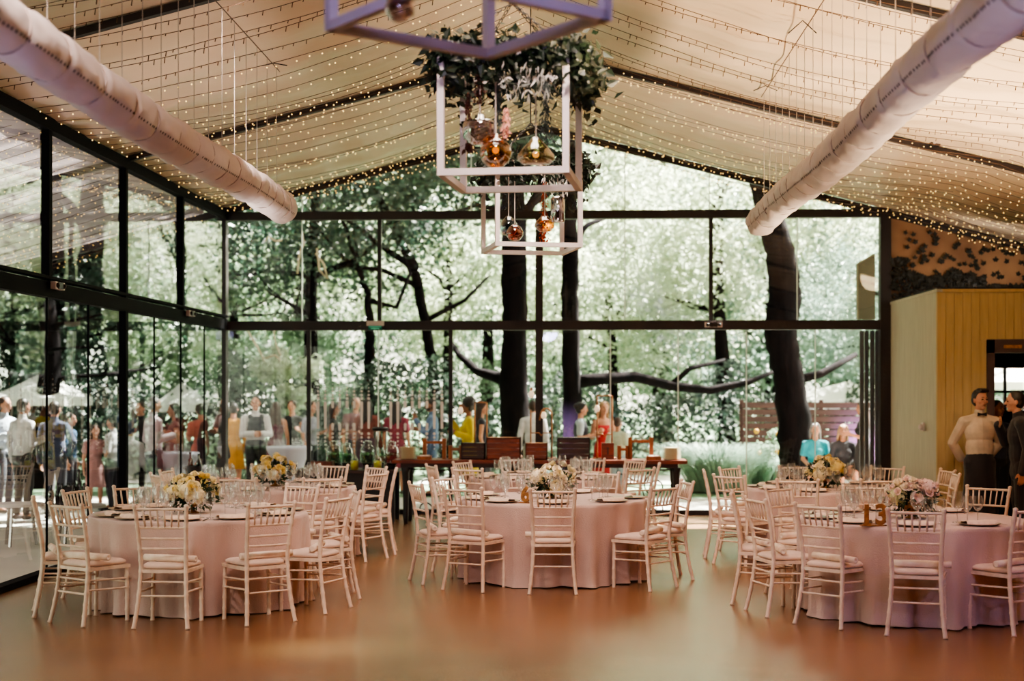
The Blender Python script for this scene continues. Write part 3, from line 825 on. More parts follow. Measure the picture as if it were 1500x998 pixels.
chair(2,-.5,15.05,-80,'facing us just behind the bouquet of table six')
chair(2,.32,15.1,-108,'facing us behind the cabin side glasses of table six')
chair(5,-1.15,15.8,62,'back to us, near drinks side of the buffet-side table')
chair(5,-1.62,16.5,22,'edge-on at the drinks end of the buffet-side table')
chair(5,-1.33,17.4,-28,'facing us at the far drinks end of the buffet-side table')
chair(5,.78,15.9,128,'back to us, near cabin side of the buffet-side table')
chair(5,1.04,16.85,176,'edge-on beside the iron scrollwork at the buffet-side table')
chair(5,.80,17.75,215,'facing us in front of the buffet scrollwork')
chair(5,.24,18.2,-105,'facing us directly before the red dress')
chair(5,-.7,18.2,-75,'facing us directly before the largest crate')
chair(3,2.49,10.38,74,'seen squarely from behind in front of table thirteen',2)
chair(3,3.38,10.55,123,'cut by the frame edge in front of table thirteen',8)
chair(3,1.86,10.81,47,'angled away at the aisle side front of table thirteen',-12)
chair(3,1.48,11.43,17,'side-on in the aisle at table thirteen',-16)
chair(3,1.37,12.12,-8,'almost hidden by the side-on chair of table thirteen',24)
chair(3,1.85,12.75,-42,'half facing us at the far aisle side of table thirteen')
chair(3,2.66,12.98,-90,'facing us behind the gold thirteen sign')
chair(3,3.75,12.95,-128,'facing us in front of the bow-tied waiter')
chair(6,1.44,15.4,-4,'edge-on in the aisle at the table behind thirteen')
chair(6,1.62,14.62,46,'slanting in the aisle corner of the table behind thirteen')
chair(6,1.80,16.2,-40,'in the far aisle corner of the table behind thirteen')
chair(6,2.2,13.9,77,'back to us, aisle side one before the table behind thirteen')
chair(6,3.0,13.95,102,'back to us, cabin side one before the table behind thirteen')
chair(6,2.6,16.55,-90,'facing us directly behind the yellow bouquet near the cabin')
chair(6,3.6,16.35,-125,'facing us in front of the grey cabin side')
chair(6,4.04,15.1,174,'edge-on beside the cabin corner, the nearer of two')
chair(6,4.12,15.75,188,'edge-on beside the cabin corner, the further of two')

# table cloths
M['cloth']=pbr('rose_tablecloth',(206,178,170),.8,(194,166,158),3,bump=.25,bscale=90,sheen=.2)
CL={1:'pale rose cloth over the round table at the glass wall, front one with yellow flowers',
2:'pale rose cloth over the round table carrying the number 6',
3:'pale rose cloth over the round table carrying the number 13',
4:'pale rose cloth over the round table behind the front yellow-flower one, by the drinks',
5:'pale rose cloth over the round table between number 6 and the wooden buffet',
6:'pale rose cloth over the round table between number 13 and the cabin'}
for k,(cx,cy,R) in TAB.items():
    rr=random.Random(k); b=MB(); n=220
    ph=[rr.uniform(0,6) for _ in range(6)]
    def fold(t):
        return .40*sin(9*t+ph[0]+.8*sin(2*t+ph[1]))+.45*(1-2*abs(sin(8.5*t+ph[2]+sin(3*t))))+.28*sin(27*t+ph[3]+sin(5*t))
    rows=[(0,.755,0,0),(.5,.755,0,0),(.9,.755,0,0),(.985,.754,0,0),(1.0,.747,.002,0),(1.003,.72,.0,.010),(1.0,.6,.0,.022),(.995,.45,.0,.034),(.99,.3,.0,.044),(.985,.15,.0,.054),(.985,.05,.0,.062),(.995,.012,.0,.07)]
    vs=[];fs=[]
    for q,z,a,amp in rows:
        for j in range(n):
            t=2*pi*j/n; r=R*q+amp*1.35*fold(t)
            zz=z
            if z<.03: zz=.012+.006*sin(7*t+ph[4])
            vs.append((r*cos(t),r*sin(t),zz))
    for i in range(len(rows)-1):
        for j in range(n): j2=(j+1)%n; fs.append((i*n+j,i*n+j2,(i+1)*n+j2,(i+1)*n+j))
    b.add(vs,fs); o=b.build('tablecloth',M['cloth'],smooth=True,loc=(cx,cy,0)); tag(o,CL[k],'tablecloth','rose tablecloths')

# place settings
def make_plate():
    e=empty('charger_plate'); b=MB(); b.lathe([(.0,.0),(.09,.0),(.13,.008),(.158,.016),(.160,.019),(.130,.013),(.09,.007),(0,.006)],n=32); b.build('plate_body',M['plate'],e,smooth=True); return e
def make_napkin():
    b=MB(); vs=[];fs=[]; nx,ny=14,8
    for j in range(ny+1):
        for i in range(nx+1):
            x=-.14+.28*i/nx; y=-.055+.11*j/ny
            z=.012+.014*(1-(2*j/ny-1)**2)**.5*1.3+.004*sin(i*.9+j)
            if j in (0,ny): z=.002
            vs.append((x,y*(1-.15*abs(x)/.14),z))
    for j in range(ny):
        for i in range(nx): a=j*(nx+1)+i; fs.append((a,a+1,a+nx+2,a+nx+1))
    b.add(vs,fs); return b.build('folded_napkin',M['napkin'],smooth=True)
def make_glass(s=1.0):
    e=empty('wine_glass'); b=MB()
    b.lathe([(.0,.001),(.034*s,.001),(.034*s,.003),(.006,.008),(.0036,.02),(.0036,.085*s)],n=16); b.build('stem',M['wglass'],e,smooth=True)
    b=MB(); b.lathe([(.0036,.085*s),(.02*s,.095*s),(.036*s,.118*s),(.041*s,.145*s),(.039*s,.175*s),(.033*s,.205*s)],n=18)
    b.f.pop(); b.m.pop(); b.f.pop(); b.m.pop()
    b.build('bowl',M['wglass'],e,smooth=True); return e
def make_fork():
    b=MB(); b.bar((0,-.1,0),(0,.02,.003),.007,.002); b.bar((0,.02,.003),(0,.045,.001),.02,.002)
    for k in range(4): b.bar((-.009+k*.006,.045,.001),(-.009+k*.006,.095,.003),.0032,.002)
    return b.build('fork',M['silver'])
def make_knife():
    b=MB(); b.bar((0,-.11,0),(0,-.01,0),.009,.004); b.add([(-.004,-.01,.001),(.009,-.01,.001),(.01,.08,.001),(.0,.115,.001),(-.004,.1,.001)],[(0,1,2,3,4)])
    return b.build('knife',M['silver'])
P0,N0,G0,G1,FK,KN=make_plate(),make_napkin(),make_glass(1.0),make_glass(1.18),make_fork(),make_knife()
first=[True]
def dup(o,loc,rz):
    c=copy_tree(o); c.location=loc; c.rotation_euler=(0,0,rz); return c
for (tab,cx,cy,phrase) in CH:
    tx,ty,R=TAB[tab]; a=atan2(cy-ty,cx-tx); 
    zt=.7565; r=.73
    px,py=tx+r*cos(a),ty+r*sin(a)
    c=dup(P0,(px,py,zt),a+pi/2); tag(c,'plate of the chair '+phrase,'plate','charger plates')
    j=rc.uniform(-.2,.2)
    c=dup(N0,(px,py,zt+.0065),a+pi/2+j); tag(c,'napkin of the chair '+phrase,'napkin','folded napkins')
    if tab in (1,2,3):
        for o_,s,w in ((FK,-1,'fork'),(KN,1,'knife')):
            q=Vector((s*.19,0,0)); q.rotate(Matrix.Rotation(a+pi/2,3,'Z'))
            c=dup(o_,(px+q.x,py+q.y,zt+.003),a+pi/2+pi); tag(c,'silver %s laid on the %s'%(w,NM[tab]),w,'%ss on the %s'%(w,NM[tab]))
    for i,(s,d,go) in enumerate(((.02,-.245,G1),(.105,-.225,G0),(.19,-.2,G0))):
        q=Vector((s,-d,0)); q.rotate(Matrix.Rotation(a+pi/2,3,'Z'))
        gx,gy=px+q.x,py+q.y
        if (gx-tx)**2+(gy-ty)**2<.17**2: continue
        c=dup(go,(gx,gy,zt),0); tag(c,'clear stemmed wine glass on the %s'%NM[tab],'glass','wine glasses on the %s'%NM[tab])
for o in (P0,G0,G1): 
    for k in list(o.children): bpy.data.objects.remove(k)
    bpy.data.objects.remove(o)
for o in (N0,FK,KN): bpy.data.objects.remove(o)

# flowers
def rose_mb(seed):
    rg=random.Random(seed); b=MB()
    for ring,(n,r,z,h,op) in enumerate(((3,.2,.55,.45,.1),(4,.38,.35,.55,.25),(5,.62,.1,.6,.5),(6,.9,-.15,.55,.85))):
        for k in range(n):
            t=2*pi*k/n+ring*.7+rg.uniform(-.15,.15); w=2*pi/n*.72
            vs=[]
            for i in range(4):
                for j in range(5):
                    u=i/3; v=-1+2*j/4
                    rr_=r*(.45+.55*sin(u*pi*.55))+op*.35*u*u
                    tt=t+v*w*(1-.25*u*u)
                    zz=z-.35+h*u*1.5-(.15*v*v*u)-op*.25*u**3
                    vs.append((rr_*cos(tt),rr_*sin(tt),zz))
            fs=[(i*5+j,i*5+j+1,(i+1)*5+j+1,(i+1)*5+j) for i in range(3) for j in range(4)]
            b.add(vs,fs)
    b.ball((0,0,-.1),(.42,.42,.5),8,5)
    return b
def hyd_mb(seed):
    rg=random.Random(seed); b=MB()
    for i in range(120):
        d=Vector((rg.gauss(0,1),rg.gauss(0,1),rg.gauss(.3,1))).normalized(); p=d*rg.uniform(.85,1.05)
        u=d.orthogonal().normalized(); v=d.cross(u); a0=rg.uniform(0,2)
        for k in range(4):
            t=a0+k*pi/2; e1=(u*cos(t)+v*sin(t)); e2=(u*cos(t+pi/2)+v*sin(t+pi/2))
            b.add([p,p+e1*.13+e2*.07+d*.03,p+e1*.2+d*.05,p+e1*.13-e2*.07+d*.03],[(0,1,2,3)])
    b.ball((0,0,0),.82,10,7)
    return b
def petal(name,c1,c2): return pbr(name,c1,.7,c2,60)
FM={'cream':petal('cream_petals',(248,236,202),(236,218,164)),'yellow':petal('yellow_petals',(246,226,160),(232,204,112)),'white':petal('white_petals',(255,246,222),(246,226,190)),
 'blush':petal('blush_petals',(252,228,212),(240,206,188)),'greenish':petal('greenish_hydrangea',(232,226,176),(206,206,140))}
RM={}
for k,m_ in FM.items():
    RM[k]=rose_mb(hash(k)%97 if False else len(k)).mesh('rose',m_,True)
    RM[k+'h']=hyd_mb(len(k)+3).mesh('hydrangea',m_,True)
M['bqleaf']=leafmat('bouquet_leaf',(22,40,24),(44,66,32),(80,96,40),.15,9)
def bouquet(label,px,pytop,pybase,tabk,w,cols,hcols,seed,vase='gold',nrose=36,dx=0):
    rg=random.Random(seed); tx,ty,_=TAB[tabk]; Y=ty-.05+dx; X=(px-HX)/F*Y
    zt=.757
    e=empty('flower_bouquet',(X,Y,zt),0,label,'flowers')
    b=MB(); b.lathe([(.0,.0),(.055,.0),(.058,.006),(.025,.02),(.014,.035),(.016,.05),(.05,.062),(.078,.09),(.085,.125),(.08,.128),(.0,.115)],n=24); b.build('compote_vase',M[vase],e,smooth=True)
    H=w*.5
    for i in range(nrose+len(hcols)):
        hy=i<len(hcols)
        # dome
        for _ in range(40):
            d=Vector((rg.gauss(0,1),rg.gauss(0,1)-.3,rg.gauss(.35,.7)))
            d.normalize()
            if d.z>-.15: break
        if hy: d=Vector(hcols[i][1]).normalized()
        q=rg.uniform(.82,1.05)
        p=Vector((d.x*H*q,d.y*H*q*.9,.17+d.z*H*.78*q))
        s=rg.uniform(.026,.042) if not hy else rg.uniform(.066,.078)
        col=rg.choice(cols) if not hy else hcols[i][0]
        o=bpy.data.objects.new('hydrangea' if hy else 'rose',RM[col+'h' if hy else col]); COL.objects.link(o); o.parent=e
        if hy: p*=.86; p.z+=.02
        o.location=p; o.scale=(s,s,s)
        o.rotation_euler=d.to_track_quat('Z','Y').to_euler()
    b=MB()
    for i in range(380):
        d=Vector((rg.gauss(0,1),rg.gauss(0,1),rg.gauss(.05,.65))).normalized()
        q=rg.uniform(.3,.95); p=Vector((d.x*H*q,d.y*H*q,.15+d.z*H*.72*q)); 
        if p.z<.05: p.z=.05
        lf(b,p,d+Vector((rg.gauss(0,.5),rg.gauss(0,.5),rg.gauss(-.1,.4))),rg.uniform(.04,.075),rg.uniform(.010,.02))
    o=b.build('foliage',M['bqleaf'],e); o['kind']='stuff'
    return e
bouquet('low cream and yellow bouquet in gold compote, front table at the glass wall',277,690,757,1,.43,['cream','yellow','cream'],[('cream',(-.1,-1,.25)),('cream',(-.75,-.7,.1)),('cream',(.45,-.9,-.05))],1)
bouquet('dome bouquet of cream roses in a bowl on the number 6 table',809,658,735,2,.46,['white','cream','white'],[('cream',(.25,-1,-.35)),('white',(-.7,-.6,.3))],2)
bouquet('bouquet of blush roses with green hydrangea on the number 13 table',1330,680,750,3,.42,['blush','white','blush'],[('greenish',(-.95,-.5,.15)),('blush',(.5,-.6,.6))],3)
bouquet('round cream rose bouquet on the rear table in front of the drinks jars',400,660,712,4,.42,['cream','yellow'],[('cream',(-.8,-.6,.2)),('cream',(.1,-1,-.2))],4)
bouquet('yellow and cream bouquet on the table between number 13 and the cabin',1206,660,712,6,.42,['yellow','cream'],[('yellow',(.55,-.8,.4)),('cream',(-.5,-.9,-.2))],5)
b=MB()
# table numbers
def number(txt,px,py,Y,size,label,rz=0):
    p=at(px,py,Y); e=empty('table_number',(p.x,Y,.757),rz,label,'table number')
    x=-(len(txt)-1)*size*.26
    for ch in txt:
        t=bpy.data.curves.new('d','FONT'); t.body=ch; t.size=size; t.extrude=.006; t.bevel_depth=.003; t.offset=.004; t.align_x='CENTER'
        o=bpy.data.objects.new('tmp',t); COL.objects.link(o); dg=bpy.context.evaluated_depsgraph_get()
        me=bpy.data.meshes.new_from_object(o.evaluated_get(dg),depsgraph=dg); bpy.data.objects.remove(o)
        me.materials.clear(); me.materials.append(M['gold']); me.transform(Matrix.Rotation(pi/2,4,'X'))
        zmin=min(v.co.z for v in me.vertices); me.transform(Matrix.Translation((0,0,-zmin)))
        q=bpy.data.objects.new('numeral',me); COL.objects.link(q); q.parent=e; q.location=(x,0,.008); x+=size*.55
    b=MB()
    if len(txt)==2:
        h=size*.72; b.box((-size*.26-.028,-.009,.006),(-size*.26+.032,.009,.022)); b.box((-size*.26-.028,-.008,h*.78),(-size*.26,.008,h*.78+.012)); b.build('serif',M['gold'],e); b=MB()
    b.box((-.05*len(txt),-.02,0),(.05*len(txt),.02,.01)); b.build('base',M['gold'],e)
number('6',770,737,13.0,.19,'gold numeral 6 standing on the centre table cloth',radians(-25))
number('13',1275,763,10.88,.21,'gold numeral 13 standing on the cloth beside the blush bouquet',radians(8))

# ================================================================== BUFFET AND DRINKS
BY=19.3; pp=F/BY
def BX(px): return (px-HX)/pp
def BZ(py): return E+(HY-py)/pp
zt=BZ(673)
bt=empty('buffet_table',(BX(790),BY,0),0,'long high wooden buffet table on black scrolled iron legs before the glass','table')
b=MB(); b.box((BX(578)-BX(790),-.35,zt-.045),(BX(1003)-BX(790),.35,zt)); b.build('tabletop',M['wood'],bt)
b=MB(); b.box((BX(590)-BX(790),-.30,zt-.10),(BX(990)-BX(790),.30,zt-.045)); b.build('apron',M['wooddark'],bt)
for px in (597,988,):
    for yy_ in (-.25,.25):
        b=MB(); x=BX(px)-BX(790); b.tube([(x,yy_,0),(x,yy_,.1),(x,yy_,.55),(x,yy_,.7),(x,yy_,zt-.1)],[.03,.035,.045,.055,.07],8); b.build('leg',M['iron'],bt,smooth=True)
def spiral(c,r0,r1,turns,a0,n=30):
    return [Vector((c[0]+(r0+(r1-r0)*i/n)*cos(a0+turns*2*pi*i/n),c[1],c[2]+(r0+(r1-r0)*i/n)*sin(a0+turns*2*pi*i/n))) for i in range(n+1)]
for px,s in ((958,1),(628,-1)):
    x=BX(px)-BX(790); b=MB()
    b.tube(spiral((x,-.25,.52),.17,.03,s*1.4,pi/2),.011,6); b.tube(spiral((x+s*.03,-.25,.2),.12,.02,-s*1.4,-pi/2),.011,6)
    b.tube([(x-s*.3,-.25,.72),(x+s*.28,-.25,.74)],.01,6); b.tube([(x-s*.5,-.25,.7),(x-s*.2,-.25,.55),(x-s*.14,-.25,.35)],.01,6)
    b.build('iron_scrollwork',M['iron'],bt,smooth=True)
def open_crate(px0,px1,py0,label,mat='wood',dark=False,y=0,dep=.24):
    x0,x1=BX(px0),BX(px1); h=BZ(py0)-zt; e=empty('wooden_crate',((x0+x1)/2,BY+y,zt),0,label,'crate'); w=(x1-x0)/2; t=.014
    b=MB()
    n=4
    for k in range(n): b.box((-w,-dep/2,h*k/n+.002),(w,-dep/2+.02,h*(k+1)/n-.001))
    b.build('slat_face',M[mat],e)
    for s in (-1,1):
        b=MB(); b.box((s*w-(t if s>0 else 0),-dep/2,0),(s*w+(t if s<0 else 0),dep/2,h)); b.build('side_panel',M[mat],e)
    b=MB(); b.box((-w,-dep/2,0),(w,dep/2,t)); b.build('base_panel',M[mat],e)
    b=MB(); b.box((-w,-dep/2,h-t),(w,dep/2,h)); b.build('top_panel',M['woodmid'] if not dark else M[mat],e)
    return e
open_crate(713,763,641,'largest red brown wooden crate standing on its side on the buffet')
open_crate(676,711,649,'dark low wooden crate between the largest crate and the handled stands','wooddark',True)
open_crate(770,802,649,'red brown wooden crate half hidden behind the number 6 bouquet')
open_crate(816,864,641,'tall dark wooden crate on the buffet below the dark haired guest','wooddark',True)
bk=empty('carved_board_box',(BX(890),BY,zt),0,'small red brown box with a dark slot before the red dress','box')
b=MB(); w=(BX(899)-BX(881))/2; h=BZ(649)-zt
b.box((-w,-.06,0),(w,.06,h)); b.build('box_body',M['wood'],bk)
b=MB(); b.box((-.012,-.065,h*.3),(.012,-.06,h*.75)); b.build('handle_slot',M['wooddark'],bk)
b=MB(); b.box((-w-.08,-.1,-.0),(w+.02,.1,.008)); b.build('foot_board',M['wooddark'],bk)
def hstand(px0,px1,py0,label):
    x0,x1=BX(px0),BX(px1); h=BZ(py0)-zt; e=empty('wooden_riser',((x0+x1)/2,BY+.05,zt),0,label,'stand'); w=(x1-x0)/2
    for s in (-1,1):
        b=MB(); b.box((s*w-.026,-.04,0),(s*w+.026,.04,h)); b.build('post',M['woodmid'],e)
    b=MB(); b.box((-w,-.02,h-.07),(w,.02,h-.035)); b.build('crossbar',M['woodmid'],e)
hstand(621,650,643,'tall oak two-post riser near the stack of plates by the drinks')
hstand(659,675,653,'short oak two-post riser beside the dark low crate')
hstand(907,919,653,'short oak two-post riser right of the red dress')
hstand(923,954,641,'tall oak two-post riser near the plates at the garden end')
M['platecream']=pbr('cream_plate',(206,186,150),.4)
def platestack(px0,px1,py0,label,n=9):
    x0,x1=BX(px0),BX(px1); x=(x0+x1)/2; r=(x1-x0)/2*.86; h=BZ(py0)-zt
    for k in range(n):
        b=MB(); z=h/n; b.lathe([(0,0),(r*.6,0),(r,z*.75),(r,z*.95),(r*.6,z*.3),(0,z*.3)],n=24)
        o=b.build('dinner_plate',M['platecream'],smooth=True,loc=(x,BY-.08,zt+k*z)); tag(o,label,'plate',label.replace('plate in','plates in'))
platestack(583,612,655,'cream dinner plate in the stack at the drinks end of the buffet')
platestack(967,998,655,'cream dinner plate in the stack at the garden end of the buffet')
def tray(px0,px1,label):
    x0,x1=BX(px0),BX(px1); e=empty('wooden_tray',((x0+x1)/2,BY-.12,zt),0,label,'tray'); w=(x1-x0)/2; b=MB()
    b.box((-w,-.08,0),(w,.08,.012)); 
    for s in (-1,1): b.box((s*w-.006,-.08,0),(s*w+.006,.08,.05))
    b.box((-w,-.086,0),(w,-.074,.045)); b.box((-w,.074,0),(w,.086,.045)); b.build('tray_body',M['woodmid'],e)
    b=MB(); b.box((-w*.7,-.06,.012),(w*.8,.06,.058)); b.build('card_stack',M['paper'],e)
tray(613,632,'small wooden cutlery tray by the plates at the drinks end'); tray(946,966,'small wooden cutlery tray by the plates at the garden end')
# brass lamp stands
def lampstand(label,px0,px1,pyt,bulb,arch=False,bar=None):
    x0,x1=BX(px0),BX(px1); h=BZ(pyt)-zt; cx=(x0+x1)/2; w=(x1-x0)/2; e=empty('brass_lamp_stand',(cx,BY+.18,zt),0,label,'lamp')
    b=MB(); r=.011
    if arch: pts=[(-w,0,0),(-w,0,h*.95)]; b.tube(pts,r,6); b.tube([(w,0,0),(w,0,h-.09)]+[(w-.075+.075*cos(t),0,h-.09+.075*sin(t)) for t in [pi*i/8 for i in range(1,8)]]+[(w-.17,0,h-.18)],r,6)
    else: b.tube([(-w,0,0),(-w,0,h)],r,6); b.tube([(w,0,0),(w,0,h)],r,6); b.tube([(-w,0,h),(w,0,h)],r,6)
    if bar: z=BZ(bar)-zt; b.tube([(-w,0,z),(-w*.2,0,z),(0,0,z-.04),(w*.2,0,z),(w,0,z)],r*.8,6)
    b.tube([(-w-.06,0,.01),(w+.06,0,.01)],r,6)
    b.build('tube_frame',M['brass'],e,smooth=True)
    for (bx_,by_) in bulb:
        x=BX(bx_)-cx; z=BZ(by_)-zt; b=MB(); b.lathe([(.0,-.05),(.03,-.035),(.038,-.005),(.028,.03),(.014,.055)],(x,0,z),12); b.build('light_bulb',M['bulblamp'],e,smooth=True)
        b=MB(); b.lathe([(0,.05),(.018,.05),(.018,.09),(0,.09)],(x,0,z),10); b.build('lamp_holder',M['brass'],e)
M['bulblamp']=tglass('lamp_bulb_glass',(255,232,200),a=.5)
M['bulblamp']=pbr('frosted_bulb',(255,226,190),.3,emit=.8)
lampstand('brass tube stand with a bulb in front of the guest in yellow',694,712,590,[(673,602)])
lampstand('tall arched brass lamp stand with hanging bulbs before the black column',777,808,597,[(778,578),(796,609)],True,635)
lampstand('tall slim brass stand with a bulb at its top before the red dress',875,897,580,[(875,599)],False,637)

# drinks table
DY=19.5
dq=F/DY
def DX(px): return (px-HX)/dq
def DZ_(py): return E+(HY-py)/dq
dz=DZ_(688)
dt=empty('drinks_table',(DX(508),DY,0),0,'dark wooden drinks table carrying the glass jars','table')
w=(DX(590)-DX(440))/2
b=MB(); b.box((-w,-.33,dz-.04),(w,.33,dz)); b.build('tabletop',M['wooddark'],dt)
b=MB(); b.box((-w+.04,-.28,.12),(w-.04,-.25,dz-.04)); b.box((-w+.04,.22,.12),(w-.04,.25,dz-.04)); b.build('front_panel',M['iron'],dt)
for sx in (-1,1):
    for sy in (-1,1): 
        b=MB(); b.box((sx*(w-.05)-.03,sy*.26-.03,0),(sx*(w-.05)+.03,sy*.26+.03,dz-.04)); b.build('leg',M['iron'],dt)
M['jar']=tglass('jar_glass',(232,244,238),a=.3); M['water']=tglass('mint_water',(206,224,208),a=.1); M['juice']=pbr('yellow_juice',(226,214,70),.3,(214,150,50),12); M['mint']=leafmat('mint',(110,150,100),(160,190,140),None,.4,9)
M['redwater']=tglass('red_fruit_water',(226,180,180),a=.1)
def jar(px,label,w=.105,h=.36,fill='water',y=0.0):
    e=empty('drinks_jar',(DX(px),DY+y,dz),0,label,'jar'); b=MB()
    b.lathe([(w*.7,.08),(w,.09),(w,h-.09),(w*.85,h-.05),(w*.55,h-.03),(w*.55,h)],n=20); b.f=b.f[:-1]; b.m=b.m[:-1]; b.build('glass_body',M['jar'],e,smooth=True)
    b=MB(); b.lathe([(0,.095),(w*.93,.095),(w*.93,h-.12),(0,h-.12)],n=18); b.build('infused_water',M[fill],e,smooth=True)
    b=MB(); rg=random.Random(px)
    for i in range(26): a=rg.uniform(0,6.3); r=rg.random()*w*.8; lf(b,(r*cos(a),r*sin(a),rg.uniform(.2,h-.14)),(rg.gauss(0,1),rg.gauss(0,1),rg.gauss(0,1)),.03,.01)
    b.build('mint_leaves',M['mint'],e)
    b=MB(); b.lathe([(w*.6,h),(w*.62,h+.02),(.02,h+.035),(.0,h+.035)],n=18); b.build('lid',M['jar'],e,smooth=True)
    b=MB(); b.lathe([(w*.75,0),(w*.6,.02),(w*.6,.06),(w*.8,.085)],n=14); b.build('stand_ring',M['iron'],e)
    b=MB(); b.tube([(0,-w,.12),(0,-w-.04,.12),(0,-w-.045,.09)],.009,6); b.build('tap',M['silver'],e)
jar(487,'large glass jar of mint water, first of the row on the drinks table')
jar(505,'large glass jar of dark leafy water, second of the row on the drinks table',.095,.33,y=.05)
jar(537,'large glass jar of mint water in the middle of the drinks table',.1,.36)
jar(556,'slim glass jar of fruit water behind the second juice bottle',.06,.3,'redwater',.1)
jar(573,'large glass jar of pinkish fruit water, last of the row on the drinks table',.1,.35,'redwater')
for px,l in ((521,'small bottle of yellow juice in front of the middle mint water jar'),(555,'small bottle of yellow juice beside the metal stand')):
    e=empty('juice_bottle',(DX(px),DY-.2,dz),0,l,'bottle')
    b=MB(); b.lathe([(0,0),(.05,0),(.055,.01),(.055,.12),(0,.13)],n=14); b.build('juice',M['juice'],e,smooth=True)
    b=MB(); b.lathe([(.057,.0),(.058,.14),(.04,.17),(.03,.18),(.03,.2)],n=14); b.build('glass_body',M['jar'],e,smooth=True)
e=empty('wooden_box',(DX(474),DY-.15,dz),0,'low red brown wooden box at the end of the drinks table','box')
b=MB(); w=.14; b.box((-w,-.1,0),(w,.1,.012)); b.box((-w,-.1,0),(w,-.085,.11)); b.box((-w,.085,0),(w,.1,.11)); b.build('box_panels',M['wood'],e)
for s in (-1,1): b=MB(); b.box((s*w-.008,-.1,0),(s*w+.008,.1,.12)); b.build('end_panel',M['wood'],e)
e=empty('metal_jar_stand',(DX(556),DY+.02,dz),0,'black and grey metal stand with a hanging dark cluster among the jars','stand')
b=MB(); b.tube([(-.06,0,0),(-.06,0,.52)],.012,6); b.tube([(.08,0,0),(.08,0,.52)],.012,6); b.build('post_pair',M['silver'],e)
b=MB(); b.lathe([(0,.52),(.1,.53),(.12,.56),(.09,.58),(0,.57)],n=14); b.build('dish',M['iron'],e)
b=MB(); b.lathe([(0,.28),(.03,.3),(.035,.36),(.015,.44),(0,.5)],n=10); b.build('hanging_cluster',M['rust'],e)

# side table with spirits, close to the corner
def small_bottle(loc,label,h=.28,mat='bottle',group=None,rz=0):
    e=empty('bottle',loc,rz,label,'bottle',group); b=MB(); r=.036
    b.lathe([(0,0),(r,0),(r,h*.55),(r*.8,h*.64),(.013,h*.74),(.013,h*.94)],n=12); b.build('bottle_body',M[mat],e,smooth=True)
    b=MB(); b.lathe([(0,h*.92),(.016,h*.92),(.016,h),(0,h)],n=10); b.build('bottle_cap',M['iron'],e); return e
M['bottle']=tglass('dark_bottle_glass',(70,60,50),a=.4); M['whisky']=tglass('whisky',(190,90,40),a=.3)
S=empty('corner_bar_table',(at(290,700,19.0).x,19.0,0),0,'dark red brown bar table in the corner beside the black corner column','table')
sz=E-(703-HY)/F*19.0
b=MB(); b.box((-.48,-.3,sz-.04),(.45,.3,sz)); b.build('tabletop',M['wood'],S)
for sx in (-1,1):
    for sy in (-1,1): b=MB(); b.box((sx*.4-.025,sy*.25-.025,0),(sx*.4+.025,sy*.25+.025,sz-.04)); b.build('leg',M['iron'],S)
def tub(loc,label,r=.15,h=.18):
    e=empty('ice_tub',loc,0,label,'ice bucket'); b=MB(); b.lathe([(0,0),(r*.7,0),(r,h),(r*.94,h),(r*.66,.01),(0,.01)],n=22); b.build('tub_body',M['iron'],e,smooth=True)
    b=MB(); b.ball((-r,0,h*.8),(.02,.02,.02),8,6); b.ball((r,0,h*.8),(.02,.02,.02),8,6); b.build('handle_ring',M['silver'],e)
    rg=random.Random(2); 
    b=MB()
    for i in range(26): a=rg.uniform(0,6.3); q=rg.random()*r*.8; b.box((q*cos(a)-.014,q*sin(a)-.014,h-.03),(q*cos(a)+.014,q*sin(a)+.014,h+rg.uniform(-.01,.012)))
    o=b.build('ice_cubes',M['jar'],e); o['kind']='stuff'
tx_=S.location.x
tub((tx_-.08,19.0,sz),'black ice tub with bottles in it on the corner bar table')
small_bottle((tx_-.15,19.0,sz+.09),'amber whisky bottle in the black tub on the corner bar table',.27,'whisky')
small_bottle((tx_-.03,18.98,sz+.09),'clear topped dark bottle in the black tub on the corner bar table',.25,'bottle')
for k in range(7):
    e=empty('champagne_flute',(tx_+.06+.055*(k%4)+.02*(k//4),18.85+.09*(k//4),sz),0,'upright empty flute glass in the row on the corner bar table','glass','flutes on the corner bar table'); b=MB()
    b.lathe([(0,0),(.026,0),(.02,.004),(.024,.08),(.014,.15),(.013,.2)],n=10); b.f=b.f[:-1]; b.m=b.m[:-1]; b.build('bowl',M['wglass'],e,smooth=True)
b=0
